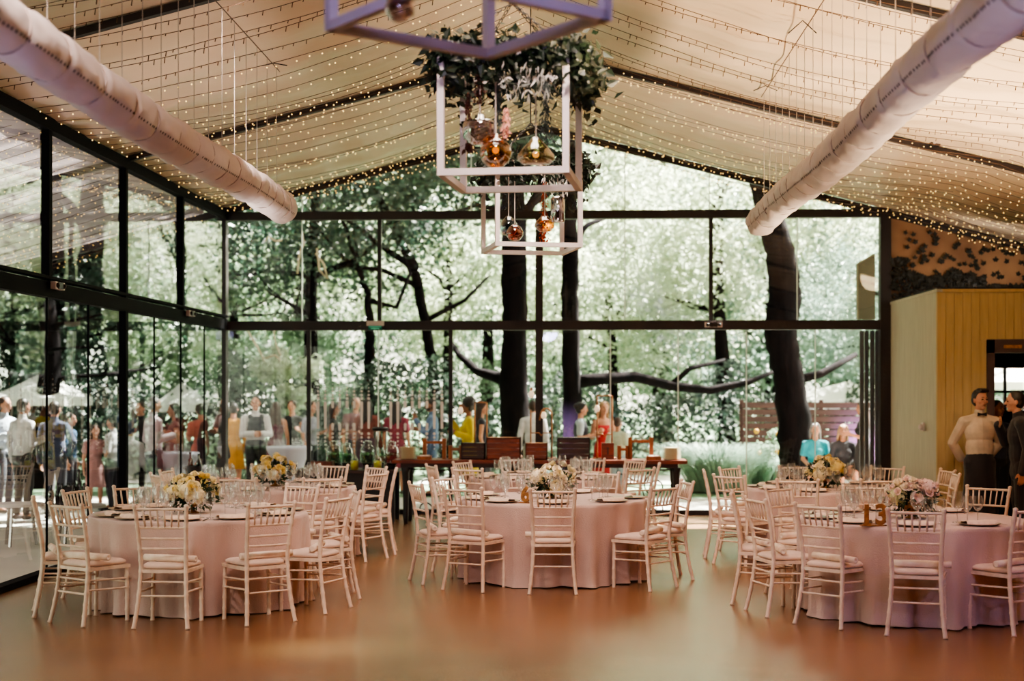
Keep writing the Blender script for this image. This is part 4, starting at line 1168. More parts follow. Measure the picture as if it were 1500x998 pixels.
# ================================================================== PEOPLE
M['skin']=pbr('skin_light',(206,150,124),.55,(196,138,112),14)
M['skindark']=pbr('skin_tan',(150,98,76),.55,(138,88,66),14)
M['eye']=pbr('eye_dark',(30,22,20),.2)
def clothm(name,c,c2=None): return pbr('cloth_'+name,c,.85,c2 or tuple(int(v*.86) for v in c),7,bump=.35,bscale=9,sheen=.15)
CM={}
def cm(name,c):
    if name not in CM: CM[name]=clothm(name,c)
    return CM[name]
HAIR={'black':pbr('hair_black',(24,18,18),.5,(38,28,26),40,stretch=(4,4,.6)),'brown':pbr('hair_brown',(64,40,28),.5,(46,28,20),40,stretch=(4,4,.6)),
 'blonde':pbr('hair_blonde',(186,150,110),.5,(150,116,80),40,stretch=(4,4,.6)),'grey':pbr('hair_grey',(140,134,134),.5,(110,104,106),40,stretch=(4,4,.6))}
def hand(b,wr,d,up,side,s=1.0,curl=.6):
    """palm and five fingers at the wrist WR, pointing along D, palm normal UP; SIDE puts the thumb"""
    d=Vector(d).normalized(); up=Vector(up); up=(up-d*up.dot(d)).normalized(); x=d.cross(up)*side
    wr=Vector(wr)
    for k in range(4):
        q=(-.030+.020*k)*s; base=wr+d*.03*s+x*q*.7; kn=wr+d*.085*s+x*q
        b.cap(base,kn,.0135*s,.0115*s,8)
        L=(.040,.046,.042,.032)[k]*s; L2=L*.85
        d1=(d*cos(curl*.5)-up*sin(curl*.5)+x*(q*2)); d1.normalize(); d2=(d*cos(curl*1.4)-up*sin(curl*1.4)).normalized()
        m=kn+d1*L; b.cap(kn,m,.0108*s,.0098*s,8); b.cap(m,m+d2*L2,.0098*s,.0085*s,8)
    t0=wr+d*.025*s-x*.022*s; t1=t0+(d*.6-x*.8-up*.2).normalized()*.042*s; t2=t1+(d*.95-x*.25-up*.3).normalized()*.034*s
    b.cap(t0,t1,.014*s,.0115*s,8); b.cap(t1,t2,.0115*s,.0095*s,8)
ARMS={ # elbow, wrist relative to the shoulder on the +x side (y forward), hand direction, palm up
 'down':((.055,-.03,-.27),(.07,.04,-.52),(0,.1,-1),(1,0,0)),
 'behind':((.095,-.12,-.25),(-.03,-.205,-.43),(-.9,0,-.35),(0,-1,0)),
 'cross':((.05,.06,-.27),(-.10,.25,-.25),(-1,.1,.05),(0,-1,0)),
 'hold':((.05,-.02,-.27),(.02,.22,-.20),(0,1,.25),(1,0,0)),
 'sip':((.10,.10,-.23),(-.07,.27,-.02),(-.5,.3,.8),(-1,0,0)),
 'collar':((.12,.12,-.22),(-.04,.2,-.01),(-.8,-.2,.5),(0,-1,0)),
 'lap':((.05,.02,-.26),(-.04,.22,-.36),(-.6,.7,0),(0,0,1)),
 'hip':((.17,-.08,-.22),(.03,.03,-.40),(-.8,.4,-.4),(0,0,1)),
}
def person(label,X,Y,H,face,top,topc,low,lowc,hair='black',hairstyle='short',arms=('down','down'),skin='skin',seated=False,headturn=0,vox=.0105,z0=0,sleeve='long',vest=None,bow=False,apron=False,female=False,lean=0,facial=False):
    s=H/1.75; e=empty('person',(X,Y,z0),radians(face)-pi/2,label,'person'); R=Matrix.Identity(3)
    fw=.9 if female else 1.0
    hz=.93*s; 
    if seated: hz=.50
    def P(x,y,z): 
        v=Vector((x*s,y*s,z*s))
        if lean and z>.0: v.y+=sin(radians(lean))*max(0,z-0)*s
        v.z+=hz
        return v
    # joint layout above the pelvis (relative z)
    chest=(0,.0,.36); neck=(0,-.012,.545); headc=(0,.012,.70)
    shw=.185*fw
    b=MB()
    def torso(b,g,low=-.08,neckcut=False):
        b.ball(P(0,-.005,-.01),((.148+g)*s*(1.03 if female else 1),(.108+g)*s,(.13+g)*s),16,10)
        b.ball(P(0,.0,.14),(((.128*fw if female else .15)+g)*s,((.094 if female else .108)+g)*s,(.21+g)*s),16,10)
        b.ball(P(0,.0,.32),((.158*fw+g)*s,(.108+g)*s,(.17+g)*s),16,10)
        b.ball(P(0,-.012,.42),((.152*fw+g)*s,(.088+g)*s,(.095+g)*s),16,10)
        for sd in (-1,1): b.cap(P(sd*.05,-.01,.475),P(sd*shw*.95,-.008,.445),(.052+g)*s,(.05+g)*s)
        if female: 
            for sd in (-1,1): b.ball(P(sd*.068,.078,.31),((.062+g)*s,(.055+g)*s,(.06+g)*s),10,8)
    def arm(b,sd,kind,g,upto=1.0,hand_=True):
        el,wr,hd,up=ARMS[kind]; sh=Vector((sd*shw,-.008,.445)); el=sh+Vector((sd*el[0],el[1],el[2])); wr=sh+Vector((sd*wr[0],wr[1],wr[2]))
        a,c,d=P(*sh),P(*el),P(*wr)
        b.cap(a,c,(.05*fw+g)*s,(.040*fw+g)*s)
        if upto>.5: 
            d2=c.lerp(d,min(1,(upto-.5)*2)); b.cap(c,d2,(.040*fw+g)*s,(.028+(.01 if g else 0)+g)*s)
        if hand_: hand(b,d,(sd*hd[0],hd[1],hd[2]),(sd*up[0],up[1],up[2]),sd,s)
        return a,c,d
    def legs(b,g,upto=1.0):
        for sd in (-1,1):
            hp=P(sd*.088,0,-.03)
            if seated: kn=hp+Vector((sd*.03,.42*s,.0)); an=kn+Vector((0,.03,-.42*s)); an.z=max(.07,an.z)
            else: kn=Vector((hp.x+sd*.008,.025*s,.49*s)); an=Vector((hp.x+sd*.012,-.025*s,.085*s))
            b.cap(hp,kn,(.088+g)*s,(.058+g)*s,14)
            if upto>.5: b.cap(kn,kn.lerp(an,(upto-.5)*2),(.057+g)*s,(.036+g*1.1)*s,12)
            if g==0: b.cap(an,an+Vector((sd*.01,.14*s,-.045*s)),.036*s,.03*s)
    torso(b,0); legs(b,0)
    for i,sd in enumerate((-1,1)): arm(b,sd,arms[i],0)
    b.cap(P(*neck)-Vector((0,0,.07*s)),P(0,.0,.62),.056*s,.050*s)
    # head
    hs=s if not seated else s
    Rz=Matrix.Rotation(radians(headturn),4,'Z'); hc=P(*headc)
    def hp_(x,y,z): return hc+(Rz@Vector((x,y,z)))*s
    b.ball(hc+Vector((0,0,.022*s)),(.076*s,.092*s,.098*s),18,14,M=None if not headturn else None)
    b.ball(hp_(0,.018,-.04),(.058*s,.068*s,.072*s),14,10)
    b.cap(hp_(0,.06,-.088),hp_(0,.052,-.08),.026*s,.03*s)
    b.cap(hp_(0,.09,.012),hp_(0,.108,-.022),.009*s,.0145*s,8)          # nose
    b.cap(hp_(-.028,.082,.028),hp_(.028,.082,.028),.013*s,.013*s,8)     # brow
    b.cap(hp_(-.018,.083,-.052),hp_(.018,.083,-.052),.009*s,.009*s,8)   # mouth
    for sd in (-1,1): b.ball(hp_(sd*.077,-.004,-.005),(.011*s,.018*s,.031*s),8,8)
    for sd in (-1,1): b.ball(hp_(sd*.045,.055,-.02),(.022*s,.025*s,.022*s),8,6)
    body=remesh(b,'body',M[skin],vox,2,e)
    b=MB()
    for sd in (-1,1): b.ball(hp_(sd*.029,.083,.008),(.012*s,.009*s,.0065*s),8,6)
    b.build('eyes',M['eye'],e,smooth=True)
    b=MB()
    for sd in (-1,1): b.cap(hp_(sd*.016,.097,.032),hp_(sd*.045,.088,.034),.0042*s,.003*s,6)
    b.build('eyebrows',HAIR[hair] if hair!='blonde' else HAIR['brown'],e,smooth=True)
    b=MB(); b.cap(hp_(-.02,.0935,-.051),hp_(.02,.0935,-.051),.0048*s,.0048*s,8); b.build('lips',pbr('lips_'+e.name,(160,92,84),.5),e,smooth=True)
    # hair
    if hairstyle!='bald':
        b=MB(); Hh=.012
        if hairstyle=='afro': b.ball(hp_(0,-.03,.065),(.125*s,.12*s,.115*s),16,12); b.ball(hp_(0,-.05,.0),(.10*s,.08*s,.09*s),12,10)
        else:
            b.ball(hp_(0,-.018,.042),(.084*s,.093*s,.092*s),16,12)
            b.ball(hp_(0,-.035,.0),(.08*s,.075*s,.082*s),14,10)
            if hairstyle=='quiff': 
                for i in range(5): b.cap(hp_(-.04+.02*i,.02,.115),hp_(-.045+.0225*i,.078,.112),.026*s,.022*s,8)
                b.cap(hp_(-.072,.01,.02),hp_(-.072,.02,.05),.012*s,.014*s); b.cap(hp_(.072,.01,.02),hp_(.072,.02,.05),.012*s,.014*s)
            if hairstyle in('long','bun'):
                for sd in (-1,1): b.cap(hp_(sd*.05,.05,.085),hp_(sd*.078,.0,.01),.026*s,.024*s)
            if hairstyle=='long':
                for k in range(9):
                    a=-pi*.04-pi*.92*k/8; x=.075*cos(a); y=.06*sin(a)-.02
                    b.cap(hp_(x,y,0),P(x*1.35,y*1.25-.02,.40+.03*sin(k*2.1)),.028*s,.018*s)
            if hairstyle=='bun': b.ball(hp_(0,-.10,.06),.05*s,12,8)
            if hairstyle=='topbun': b.ball(hp_(0,-.04,.15),.045*s,12,8)
        remesh(b,'hair',HAIR[hair],vox*1.0,1,e)
    if facial:
        b=MB(); b.ball(hp_(0,.026,-.058),(.06*s,.064*s,.05*s),12,8); remesh(b,'beard',HAIR[hair],vox,1,e)
    # clothes
    g=.016
    if top in ('shirt','tee','blouse','jacket','strapless','tank','dress'):
        b=MB()
        if top in('strapless',):
            b.ball(P(0,-.005,-.01),((.15+g)*s,(.112+g)*s,.14*s),16,10); b.ball(P(0,0,.14),((.13*fw+g)*s,(.098+g)*s,.17*s),16,10); b.ball(P(0,.0,.27),((.156*fw+g)*s,(.112+g)*s,.12*s),16,10); b.ball(P(0,.0,.35),((.165*fw+g)*s,(.112+g)*s,.075*s),16,10)
        elif top=='tank': torso(b,g); 
        else:
            torso(b,g+(.006 if top=='jacket' else 0))
            up={'long':1.0,'short':.30,'elbow':.62}[sleeve]
            for i,sd in enumerate((-1,1)):
                if up>=.5: arm(b,sd,arms[i],g,up,False)
                else:
                    el=ARMS[arms[i]][0]; sh=Vector((sd*shw,-.008,.445)); el=sh+Vector((sd*el[0],el[1],el[2])); a_=P(*sh); c_=P(*el); b.cap(a_,a_.lerp(c_,.62),(.056+g)*s,(.05+g)*s)
            if top in('shirt','jacket'): b.cap(P(0,-.012,.52),P(0,-.008,.562),.066*s,.061*s)
            if top=='jacket': b.ball(P(0,0,-.08),(.175*s,.135*s,.16*s),14,10)
        remesh(b,'shirt' if top!='jacket' else 'jacket',cm(*topc),vox*1.05,2,e)
        if top=='shirt' and arms[0]=='behind':
            b=MB(); b.tube([P(0,.112,.08),P(0,.114,.15),P(0,.122,.3),P(0,.108,.42),P(0,.07,.515)],.0055*s,6); b.build('shirt_placket',cm(*topc),e,smooth=True)
    if vest:
        b=MB(); g2=.03
        b.ball(P(0,-.005,.02),((.150+g2)*s,(.108+g2)*s,(.12+g2)*s),16,10); b.ball(P(0,.0,.14),((.128+g2)*s,(.094+g2)*s,(.17+g2)*s),16,10)
        b.ball(P(0,-.003,.30),((.146+g2)*s,(.106+g2)*s,(.15+g2)*s),16,10)
        b.ball(P(0,0,.355),(.168*s,.134*s,.11*s),16,10)
        b.ball(P(0,-.008,.40),((.125+g2)*s,(.092+g2)*s,(.10+g2*.4)*s),16,10)
        for sd in (-1,1): b.cap(P(sd*.10,-.01,.42),P(sd*.095,.03,.47),.058*s,.05*s)
        remesh(b,'waistcoat',cm(*vest),vox,2,e)
    if bow:
        b=MB(); c_=P(0,.085,.535)
        for sd in (-1,1): b.add([c_+Vector((0,0,.009)),c_+Vector((sd*.055,.006,.024)),c_+Vector((sd*.058,.006,-.024)),c_+Vector((0,0,-.009)),c_+Vector((0,.014,.008)),c_+Vector((sd*.05,.018,.018)),c_+Vector((sd*.05,.018,-.018)),c_+Vector((0,.014,-.008))],[(0,1,2,3),(4,5,6,7),(0,1,5,4),(3,2,6,7),(1,2,6,5)])
        b.ball(c_+Vector((0,.01,0)),(.012,.012,.013),8,6); b.build('bow_tie',M['iron'],e)
    if low=='trousers':
        b=MB(); legs(b,.014,.98); b.ball(P(0,-.005,-.03),((.152+.018)*s,(.11+.018)*s,.125*s),16,10); remesh(b,'trousers',cm(*lowc),vox*1.05,2,e)
    elif low in('skirt','dress','gown','apron'):
        b=MB(); L={'skirt':.42,'dress':.45,'gown':.85,'apron':.78}[low]; n=30
        vs=[];fs=[]; m_=9
        for i in range(m_+1):
            t=i/m_; z=.10-(L+.10)*t; rx=(.145 if t<.05 else .165+.05*t*(1 if low!='gown' else 1.6)); ry=(.112 if t<.05 else .128+.05*t*(1 if low!='gown' else 1.6))
            for k in range(n):
                a=2*pi*k/n; w=1+.06*t*sin(a*8)
                v=P(rx*w*cos(a),ry*w*sin(a),z)
                if seated and t>.3: v=P(rx*w*cos(a),ry*w*sin(a)+.25*(t-.3),max(z,-.13))
                vs.append(v)
        for i in range(m_):
            for k in range(n): k2=(k+1)%n; fs.append((i*n+k,i*n+k2,(i+1)*n+k2,(i+1)*n+k))
        b.add(vs,fs); b.build({'apron':'long_apron'}.get(low,'skirt'),cm(*lowc),e,smooth=True)
        if low=='apron':
            b=MB(); legs(b,.012,.98); remesh(b,'trousers',cm(*lowc),vox*1.1,2,e)
    # shoes
    for sd in (-1,1):
        if seated: an=Vector((sd*.118*s,.45*s,.07))
        else: an=Vector((sd*.100*s,-.025*s,.06*s))
        b=MB(); b.cap(an+Vector((0,-.03*s,-.025*s)),an+Vector((sd*.01,.15*s,-.030*s)),.037*s,.034*s); 
        o=b.build('shoe',M['iron'],e,smooth=True)
    return e
def held_glass(loc,label):
    c=empty('drinking_glass',loc,0,label,'glass'); b=MB(); b.lathe([(0,0),(.03,0),(.028,.004),(.004,.01),(.004,.07),(.03,.1),(.034,.15)],n=12); b.f=b.f[:-1]; b.m=b.m[:-1]; b.build('bowl',M['wglass'],c,smooth=True)
W=('white',(222,216,218)); DK=('navy',(34,34,48)); BL=('black',(22,20,24)); 
def pp_(px,Y): return (px-HX)/F*Y
# the two men by the cabin door
person('waiter in white shirt and black bow tie, hands behind his back, beside the cabin door',pp_(1427,17.35),17.35,1.80,-88,'shirt',('waiter_shirt',(230,206,182)),'apron',('waiter_apron',(26,22,30)),'black','quiff',('behind','behind'),headturn=20,vox=.006,bow=True)
person('man in dark jacket bowing his head and touching his collar, in the cabin doorway',pp_(1487,16.6),16.6,1.78,172,'jacket',('dark_jacket',(26,24,32)),'trousers',('dark_jacket',(26,24,32)),'black','short',('down','collar'),headturn=0,vox=.007,lean=5)
person('dark haired person inside the cabin behind the waiter with the bow tie',pp_(1452,19.3),19.3,1.66,-60,'tee',('cabin_blue',(40,48,70)),'trousers',BL,'black','short',('down','down'))
# guests behind the glass, from the corner column to the right
person('waiter in dark waistcoat and white shirt outside the glass, arms folded in front',pp_(371,23.4),23.4,1.70,-70,'shirt',W,'trousers',BL,'black','short',('cross','cross'),skin='skin',headturn=-20,vest=('charcoal',(44,42,56)),facial=False)
person('guest in a mustard top standing behind the black corner column',pp_(338,24.2),24.2,1.58,100,'blouse',('mustard',(196,136,40)),'skirt',('mustard',(196,136,40)),'black','short',female=True)
person('bare shouldered woman with long brown hair, back to us, at the cocktail table outside',pp_(401,24.6),24.6,1.60,95,'strapless',('wine',(96,40,60)),'dress',('wine',(96,40,60)),'brown','long',('hold','down'),female=True)
person('woman in a sleeveless black dress facing us at the cocktail table outside',pp_(425,25.6),25.6,1.62,-92,'tank',BL,'dress',BL,'brown','bun',('hold','hold'),female=True)
person('guest in pale grey half hidden behind the slim mullion by the drinks jars',pp_(453,24.6),24.6,1.62,-20,'tee',('palegrey',(170,168,184)),'trousers',DK,'brown','bun',('hold','down'),female=True,sleeve='short')
person('woman in profile with long dark hair and black top behind the first drinks jar',pp_(487,24.5),24.5,1.58,0,'tank',BL,'dress',BL,'black','long',('hold','down'),skin='skindark',female=True)
person('guest in dusty brown top turned to a long haired friend outside the glass',pp_(520,25.5),25.5,1.68,-60,'tee',('dustbrown',(120,84,88)),'trousers',DK,'brown','short',('cross','down'),sleeve='short')
person('long black haired woman in a rust red top, back to us behind the middle jar',pp_(536,24.6),24.6,1.66,92,'tee',('rustred',(120,60,52)),'dress',('plum',(70,38,58)),'black','long',('down','down'),female=True,sleeve='short')
person('long black haired woman in a crimson dress, back to us near the plates',pp_(580,24.7),24.7,1.62,88,'tee',('crimson',(140,50,70)),'dress',('crimson',(140,50,70)),'black','long',('down','down'),female=True,sleeve='short')
person('bearded man in a grey blue shirt sipping a drink outside the glass',pp_(632,24.2),24.2,1.66,178,'shirt',('greyblue',(96,116,150)),'trousers',('greyblue2',(70,90,124)),'black','short',('sip','hold'),skin='skindark',facial=True)
held_glass((pp_(632,24.2)-.28,24.15,1.40),'glass held up to the mouth of the bearded man')
person('woman with big curly black hair in a bright yellow top outside the glass',pp_(686,22.6),22.6,1.66,190,'blouse',('yellow',(226,196,46)),'dress',('yellow',(226,196,46)),'black','afro',('hold','sip'),skin='skindark',female=True)
person('woman in a sleeveless navy top beside the one in yellow',pp_(705,23.4),23.4,1.62,10,'tank',DK,'dress',DK,'brown','long',('down','down'),female=True)
person('man in a white shirt standing outside behind the black centre column',pp_(781,24.6),24.6,1.62,90,'shirt',W,'trousers',('beige',(150,140,130)),'brown','short',('down','down'))
person('young person in dark waistcoat holding a white plate near the trunk lit violet',pp_(851,23.4),23.4,1.60,0,'tee',('paleblue',(196,206,214)),'trousers',DK,'black','bun',('hold','hold'),sleeve='short',vest=('charcoal',(44,42,56)))
e=empty('serving_plate',(pp_(868,23.4),23.35,1.03),0,'white plate held by the young person beside the red dress','plate'); b=MB(); b.lathe([(0,0),(.08,0),(.13,.02),(.08,.008),(0,.008)],n=20); b.build('plate_body',M['white'],e,smooth=True)
person('fair haired woman in a bright red off-shoulder dress outside the glass',pp_(884,23.5),23.5,1.62,-70,'strapless',('red',(206,40,52)),'gown',('red',(206,40,52)),'blonde','long',('down','hold'),female=True)
person('short haired boy in a pale green shirt next to the red dress',pp_(905,23.2),23.2,1.36,60,'tee',('palegreen',(206,218,196)),'trousers',('palejeans',(170,190,200)),'brown','short',('down','down'),sleeve='short')
person('grey haired woman in a turquoise top seated by the big leaning trunk',pp_(1191,23.6),23.6,1.62,-95,'blouse',('turquoise',(40,168,190)),'skirt',('turq2',(60,70,90)),'grey','long',('lap','lap'),seated=True,female=True,sleeve='short')
person('blonde long haired woman in a dark top seated outside near the black column',pp_(1231,23.4),23.4,1.58,-88,'blouse',('slate',(52,52,60)),'skirt',BL,'blonde','long',('lap','lap'),seated=True,female=True)
person('dark haired woman in black standing beside the folded door panels',pp_(1260,23.2),23.2,1.62,170,'tee',BL,'dress',BL,'brown','long',('hold','down'),female=True,sleeve='short')
for px,l in ((1191,'black garden chair under the woman in turquoise'),(1231,'black garden chair under the blonde seated woman')):
    e=empty('garden_chair',(pp_(px,23.5),23.52+ (.1 if px<1200 else -.1),0),0,l,'chair'); b=MB(); b.box((-.2,-.2,.36),(.2,.2,.385)); b.build('seat',M['iron'],e)
    b=MB(); b.box((-.2,.2,.385),(.2,.225,.82)); b.build('backrest',M['iron'],e)
    for sx in (-1,1):
        for sy in (-1,1): b=MB(); b.box((sx*.18-.012,sy*.18-.012,0),(sx*.18+.012,sy*.18+.012,.36)); b.build('leg',M['iron'],e)
# beyond the side glass
person('man in white shirt and dark trousers outside the side glass, at the frame edge',pp_(22,19.5),19.5,1.68,60,'shirt',W,'trousers',BL,'black','short',('down','hold'))
person('second white shirted man cut by the frame edge outside the side glass',pp_(-6,20.6),20.6,1.70,-20,'shirt',('bluewhite',(200,208,222)),'trousers',DK,'brown','short',('down','hold'))
person('man in a dark blue shirt with a shoulder bag seen through the side glass',pp_(70,19.6),19.6,1.64,80,'shirt',('darkblue',(46,54,84)),'trousers',('greyjean',(60,58,70)),'black','short',('down','hip'),facial=False)
person('person in blue crouching behind the dark blue shirted man',pp_(93,21.5),21.5,1.45,0,'tee',('blue',(40,84,130)),'trousers',DK,'brown','short',('down','down'),sleeve='short')
person('girl in a dusty pink pleated dress outside the side glass',pp_(131,21.0),21.0,1.28,-60,'tee',('dustypink',(176,126,124)),'gown' if False else 'dress',('dustypink',(176,126,124)),'brown','long',('hold','down'),female=True,sleeve='short')
person('man in a pale shirt half hidden behind the side wall mullion',pp_(157,21.2),21.2,1.40,170,'shirt',W,'trousers',('greyjean',(60,58,70)),'black','short',('hold','down'))
person('man in white shirt seated low, back to us, outside the side glass',pp_(184,21.6),21.6,1.75,70,'shirt',W,'trousers',BL,'black','short',('lap','lap'),seated=True)
person('tall dark clothed guest behind the grey haired man outside the side glass',pp_(200,21.9),21.9,1.62,-120,'shirt',BL,'trousers',BL,'brown','short',('down','down'))
person('grey haired man in a pinkish white shirt at the white cocktail table outside',pp_(219,20.6),20.6,1.70,40,'shirt',('pinkwhite',(222,200,206)),'trousers',('slacks',(70,66,78)),'grey','short',('hold','hold'))
person('brown haired woman leaning at the white cocktail table outside the side glass',pp_(250,21.7),21.7,1.60,200,'tank',('brownlace',(130,88,80)),'dress',('brownlace',(130,88,80)),'brown','long',('hold','cross'),female=True)
person('guest in a coral pink top near the corner outside the side glass',pp_(289,23.0),23.0,1.58,120,'tee',('coral',(206,110,96)),'dress',('coral',(206,110,96)),'brown','bun',('hold','down'),female=True,sleeve='short')
person('long dark haired woman in a dark brown dress next to the corner column',pp_(308,21.6),21.6,1.62,80,'shirt',('darkbrown',(48,34,36)),'gown',('darkbrown',(48,34,36)),'black','long',('down','down'),female=True)
# cocktail tables outside
def cocktail(label,px,Y,r=.37,h=.88):
    e=empty('cocktail_table',(pp_(px,Y),Y,0),0,label,'table'); b=MB()
    b.lathe([(0,h),(r,h),(r+.004,h-.02),(r,h-.06),(r*.75,h-.22),(r*.52,h*.5),(r*.55,h*.25),(r*.78,.02)],n=32); b.build('stretch_cloth',pbr('stretch_cloth_'+e.name,(206,202,220),.75),e,smooth=True)
    for k in range(6):
        a=k*1.05; held_glass_at=(e.location.x+r*.6*cos(a),Y+r*.6*sin(a),h+.001); c=empty('drinking_glass',held_glass_at,0,'clear glass on the '+label,'glass','glasses on the '+label); b=MB(); b.lathe([(0,0),(.03,0),(.034,.13)],n=10); b.f=b.f[:-1]; b.m=b.m[:-1]; b.build('bowl',M['wglass'],c,smooth=True)
cocktail('white draped cocktail table outside between corner column and drinks',421,23.3)
cocktail('white draped cocktail table outside the side glass',246,20.9,.40)
# ================================================================== GARDEN
M['lawn']=pbr('lawn',(104,128,100),.9,(74,98,74),1.2,detail=6)
M['paving']=pbr('pale_paving',(206,200,190),.8,(180,176,170),.8,bump=.2,bscale=4)
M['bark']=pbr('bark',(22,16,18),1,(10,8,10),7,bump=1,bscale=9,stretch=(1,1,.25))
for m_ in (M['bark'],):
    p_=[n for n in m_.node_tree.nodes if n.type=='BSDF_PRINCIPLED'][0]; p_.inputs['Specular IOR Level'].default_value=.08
M['barkpale']=pbr('pale_bark',(150,130,112),.9,(104,88,76),7,bump=.8,bscale=9,stretch=(1,1,.3))
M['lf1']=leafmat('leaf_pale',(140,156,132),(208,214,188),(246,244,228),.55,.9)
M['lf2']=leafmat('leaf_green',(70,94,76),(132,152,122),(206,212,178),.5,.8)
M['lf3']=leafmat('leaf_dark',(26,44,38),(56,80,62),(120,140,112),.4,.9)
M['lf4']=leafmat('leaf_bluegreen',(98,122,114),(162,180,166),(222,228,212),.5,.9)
M['grassblade']=leafmat('ornamental_grass_blade',(130,158,142),(184,204,186),(226,230,212),.4,3)
b=MB(); b.quad((-60,YB+.12,-.03),(60,YB+.12,-.03),(60,110,-.03),(-60,110,-.03)); b.quad((-60,-6,-.03),(-5.2,-6,-.03),(-5.2,YB+.12,-.03),(-60,YB+.12,-.03))
o=struct('ground',b,M['lawn'])
b=MB(); b.box((-5.0,YB+.1,-.05),(14,24.0,-.012)); b.box((-11.5,6,-.05),(-5.12,24.0,-.012)); struct('path',b,M['paving'])
b=MB(); b.box((-3,27.5,-.05),(16,30.5,-.005)); struct('path',b,M['paving'])

def crown(nb,R,H,nl,size,seed,shape='round'):
    rg=random.Random(seed); b=MB()
    for i in range(nb):
        while 1:
            d=Vector((rg.uniform(-1,1),rg.uniform(-1,1),rg.uniform(-1,1)))
            if .35<d.length<1: break
        c=Vector((d.x*R,d.y*R,d.z*H)); r=rg.uniform(.35,.85)*R/3.2
        vs=[];fs=[]
        for k in range(nl):
            q=Vector((rg.gauss(0,1),rg.gauss(0,1),rg.gauss(0,.75)))*r*.62+c
            q.z-=abs(rg.gauss(0,.1))
            u=Vector((rg.gauss(0,1),rg.gauss(0,1),rg.gauss(-.2,.7))).normalized(); w=u.orthogonal().normalized(); w=(w*cos(k)+u.cross(w)*sin(k))
            L=size*rg.uniform(.7,1.3); j=len(vs)
            vs+= [q-u*L*.5,q+w*L*.24,q+u*L*.5,q-w*L*.24]; fs.append((j,j+1,j+2,j+3))
        b.add(vs,fs)
    return b
CR=[crown(60,3.4,2.6,260,.17,1),crown(48,3.2,3.4,260,.19,2),crown(70,3.8,2.2,240,.16,3)]
CRM={}
def crown_mesh(k,m):
    if (k,m) not in CRM:
        me=CR[k].mesh('crown',M[m]); CRM[(k,m)]=me
    return CRM[(k,m)]
def trunk_mesh(h,r,seed,nbr,mat,lean=0,brstart=.45,brlen=2.6):
    rg=random.Random(seed); b=MB(); pts=[];rs=[]; n=9
    for i in range(n+1):
        t=i/n; pts.append(Vector((lean*t+.12*sin(t*5+seed),.1*sin(t*4+seed*2),h*t))); rs.append(r*(1-.55*t)*(1+.35*(1-t)**6))
    b.tube(pts,rs,12,jit=.05)
    for k in range(nbr):
        t=brstart+(1-brstart)*rg.random(); i=int(t*n); p=pts[min(i,n)].copy(); a=rg.uniform(0,2*pi); L=brlen*rg.uniform(.6,1.2); q=[p];rr=[r*(1-.55*t)*.5]
        d=Vector((cos(a),sin(a),rg.uniform(.1,.8)))
        for s in range(1,6):
            d=d+Vector((rg.gauss(0,.25),rg.gauss(0,.25),rg.gauss(.02,.2))); d.normalize(); q.append(q[-1]+d*L/5); rr.append(rr[0]*(1-s/5.5))
            if s in(2,3) :
                dd=(d+Vector((rg.gauss(0,.7),rg.gauss(0,.7),rg.gauss(0,.5)))).normalized(); b.tube([q[-1],q[-1]+dd*L*.25,q[-1]+dd*L*.5+Vector((0,0,.1))],[rr[-1]*.6,rr[-1]*.4,rr[-1]*.15],6)
        b.tube(q,rr,7)
    return b.mesh('trunk',M[mat],True)
TM=[trunk_mesh(6.5,.2,5,8,'bark'),trunk_mesh(7.5,.16,8,9,'bark',.6)]
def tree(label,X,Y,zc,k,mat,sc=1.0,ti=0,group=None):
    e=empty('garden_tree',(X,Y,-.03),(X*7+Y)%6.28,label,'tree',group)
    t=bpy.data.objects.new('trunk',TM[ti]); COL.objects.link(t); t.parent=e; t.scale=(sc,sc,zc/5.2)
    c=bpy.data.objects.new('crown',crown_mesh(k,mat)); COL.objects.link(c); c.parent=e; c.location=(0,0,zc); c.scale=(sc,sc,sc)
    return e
rt=random.Random(21)
# row one: behind the back glass
KL={'lf1':'pale sunlit tree','lf2':'mid green leafy tree','lf3':'dark green shady tree','lf4':'blue green tree'}
spec=[(-11.5,31,5.2,0,'lf3',1.1),(-8.2,34,4.6,1,'lf2',1.0),(-5.6,31,6.2,2,'lf3',.95),(-3.4,37,5.4,0,'lf1',1.0),(-1.2,32,8.3,1,'lf2',.8),(1.2,38,4.6,2,'lf1',1.0),(3.6,34,6.6,0,'lf1',1.0),(5.6,39,4.8,1,'lf4',1.1),(8.4,34,5.6,2,'lf1',1.0),(10.8,38,4.2,0,'lf4',1.0),(6.9,31.5,3.9,2,'lf4',.62),
(-14,40,6.5,1,'lf1',1.4),(-8.5,45,7.2,2,'lf1',1.4),(-3,47,7.6,0,'lf4',1.4),(3,46,8.4,1,'lf1',1.4),(8.5,46,7.4,2,'lf1',1.4),(14,44,7,0,'lf4',1.4),(-.5,52,4,2,'lf2',1.5),(7,53,4,0,'lf2',1.5),(-9,53,4,1,'lf3',1.5),(15,53,4,2,'lf2',1.5)]
posn=['far at the glass wall side','next to the corner column','behind the drinks jars','behind the slim mullion','above the two dark trunks','behind the centre column','seen through the clear upper panes','behind the duct over the garden','behind the leaning trunk','beside the grey cabinet panel','low over the wooden fence']
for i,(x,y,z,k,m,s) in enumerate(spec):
    tree('%s %s'%(KL[m],posn[i] if i<len(posn) else ['towering far off beyond the corner','towering far off behind the drinks','towering far off behind the fairy lights','towering far off beyond the cube frames','towering far off over the brown fence','towering far off behind the ivy wall side','filling the low gap behind the trunks','filling the low gap behind the fence','filling the low gap behind the corner','filling the low gap behind the cabin'][i-len(posn)]),x,y,z,k,m,s,i%2)
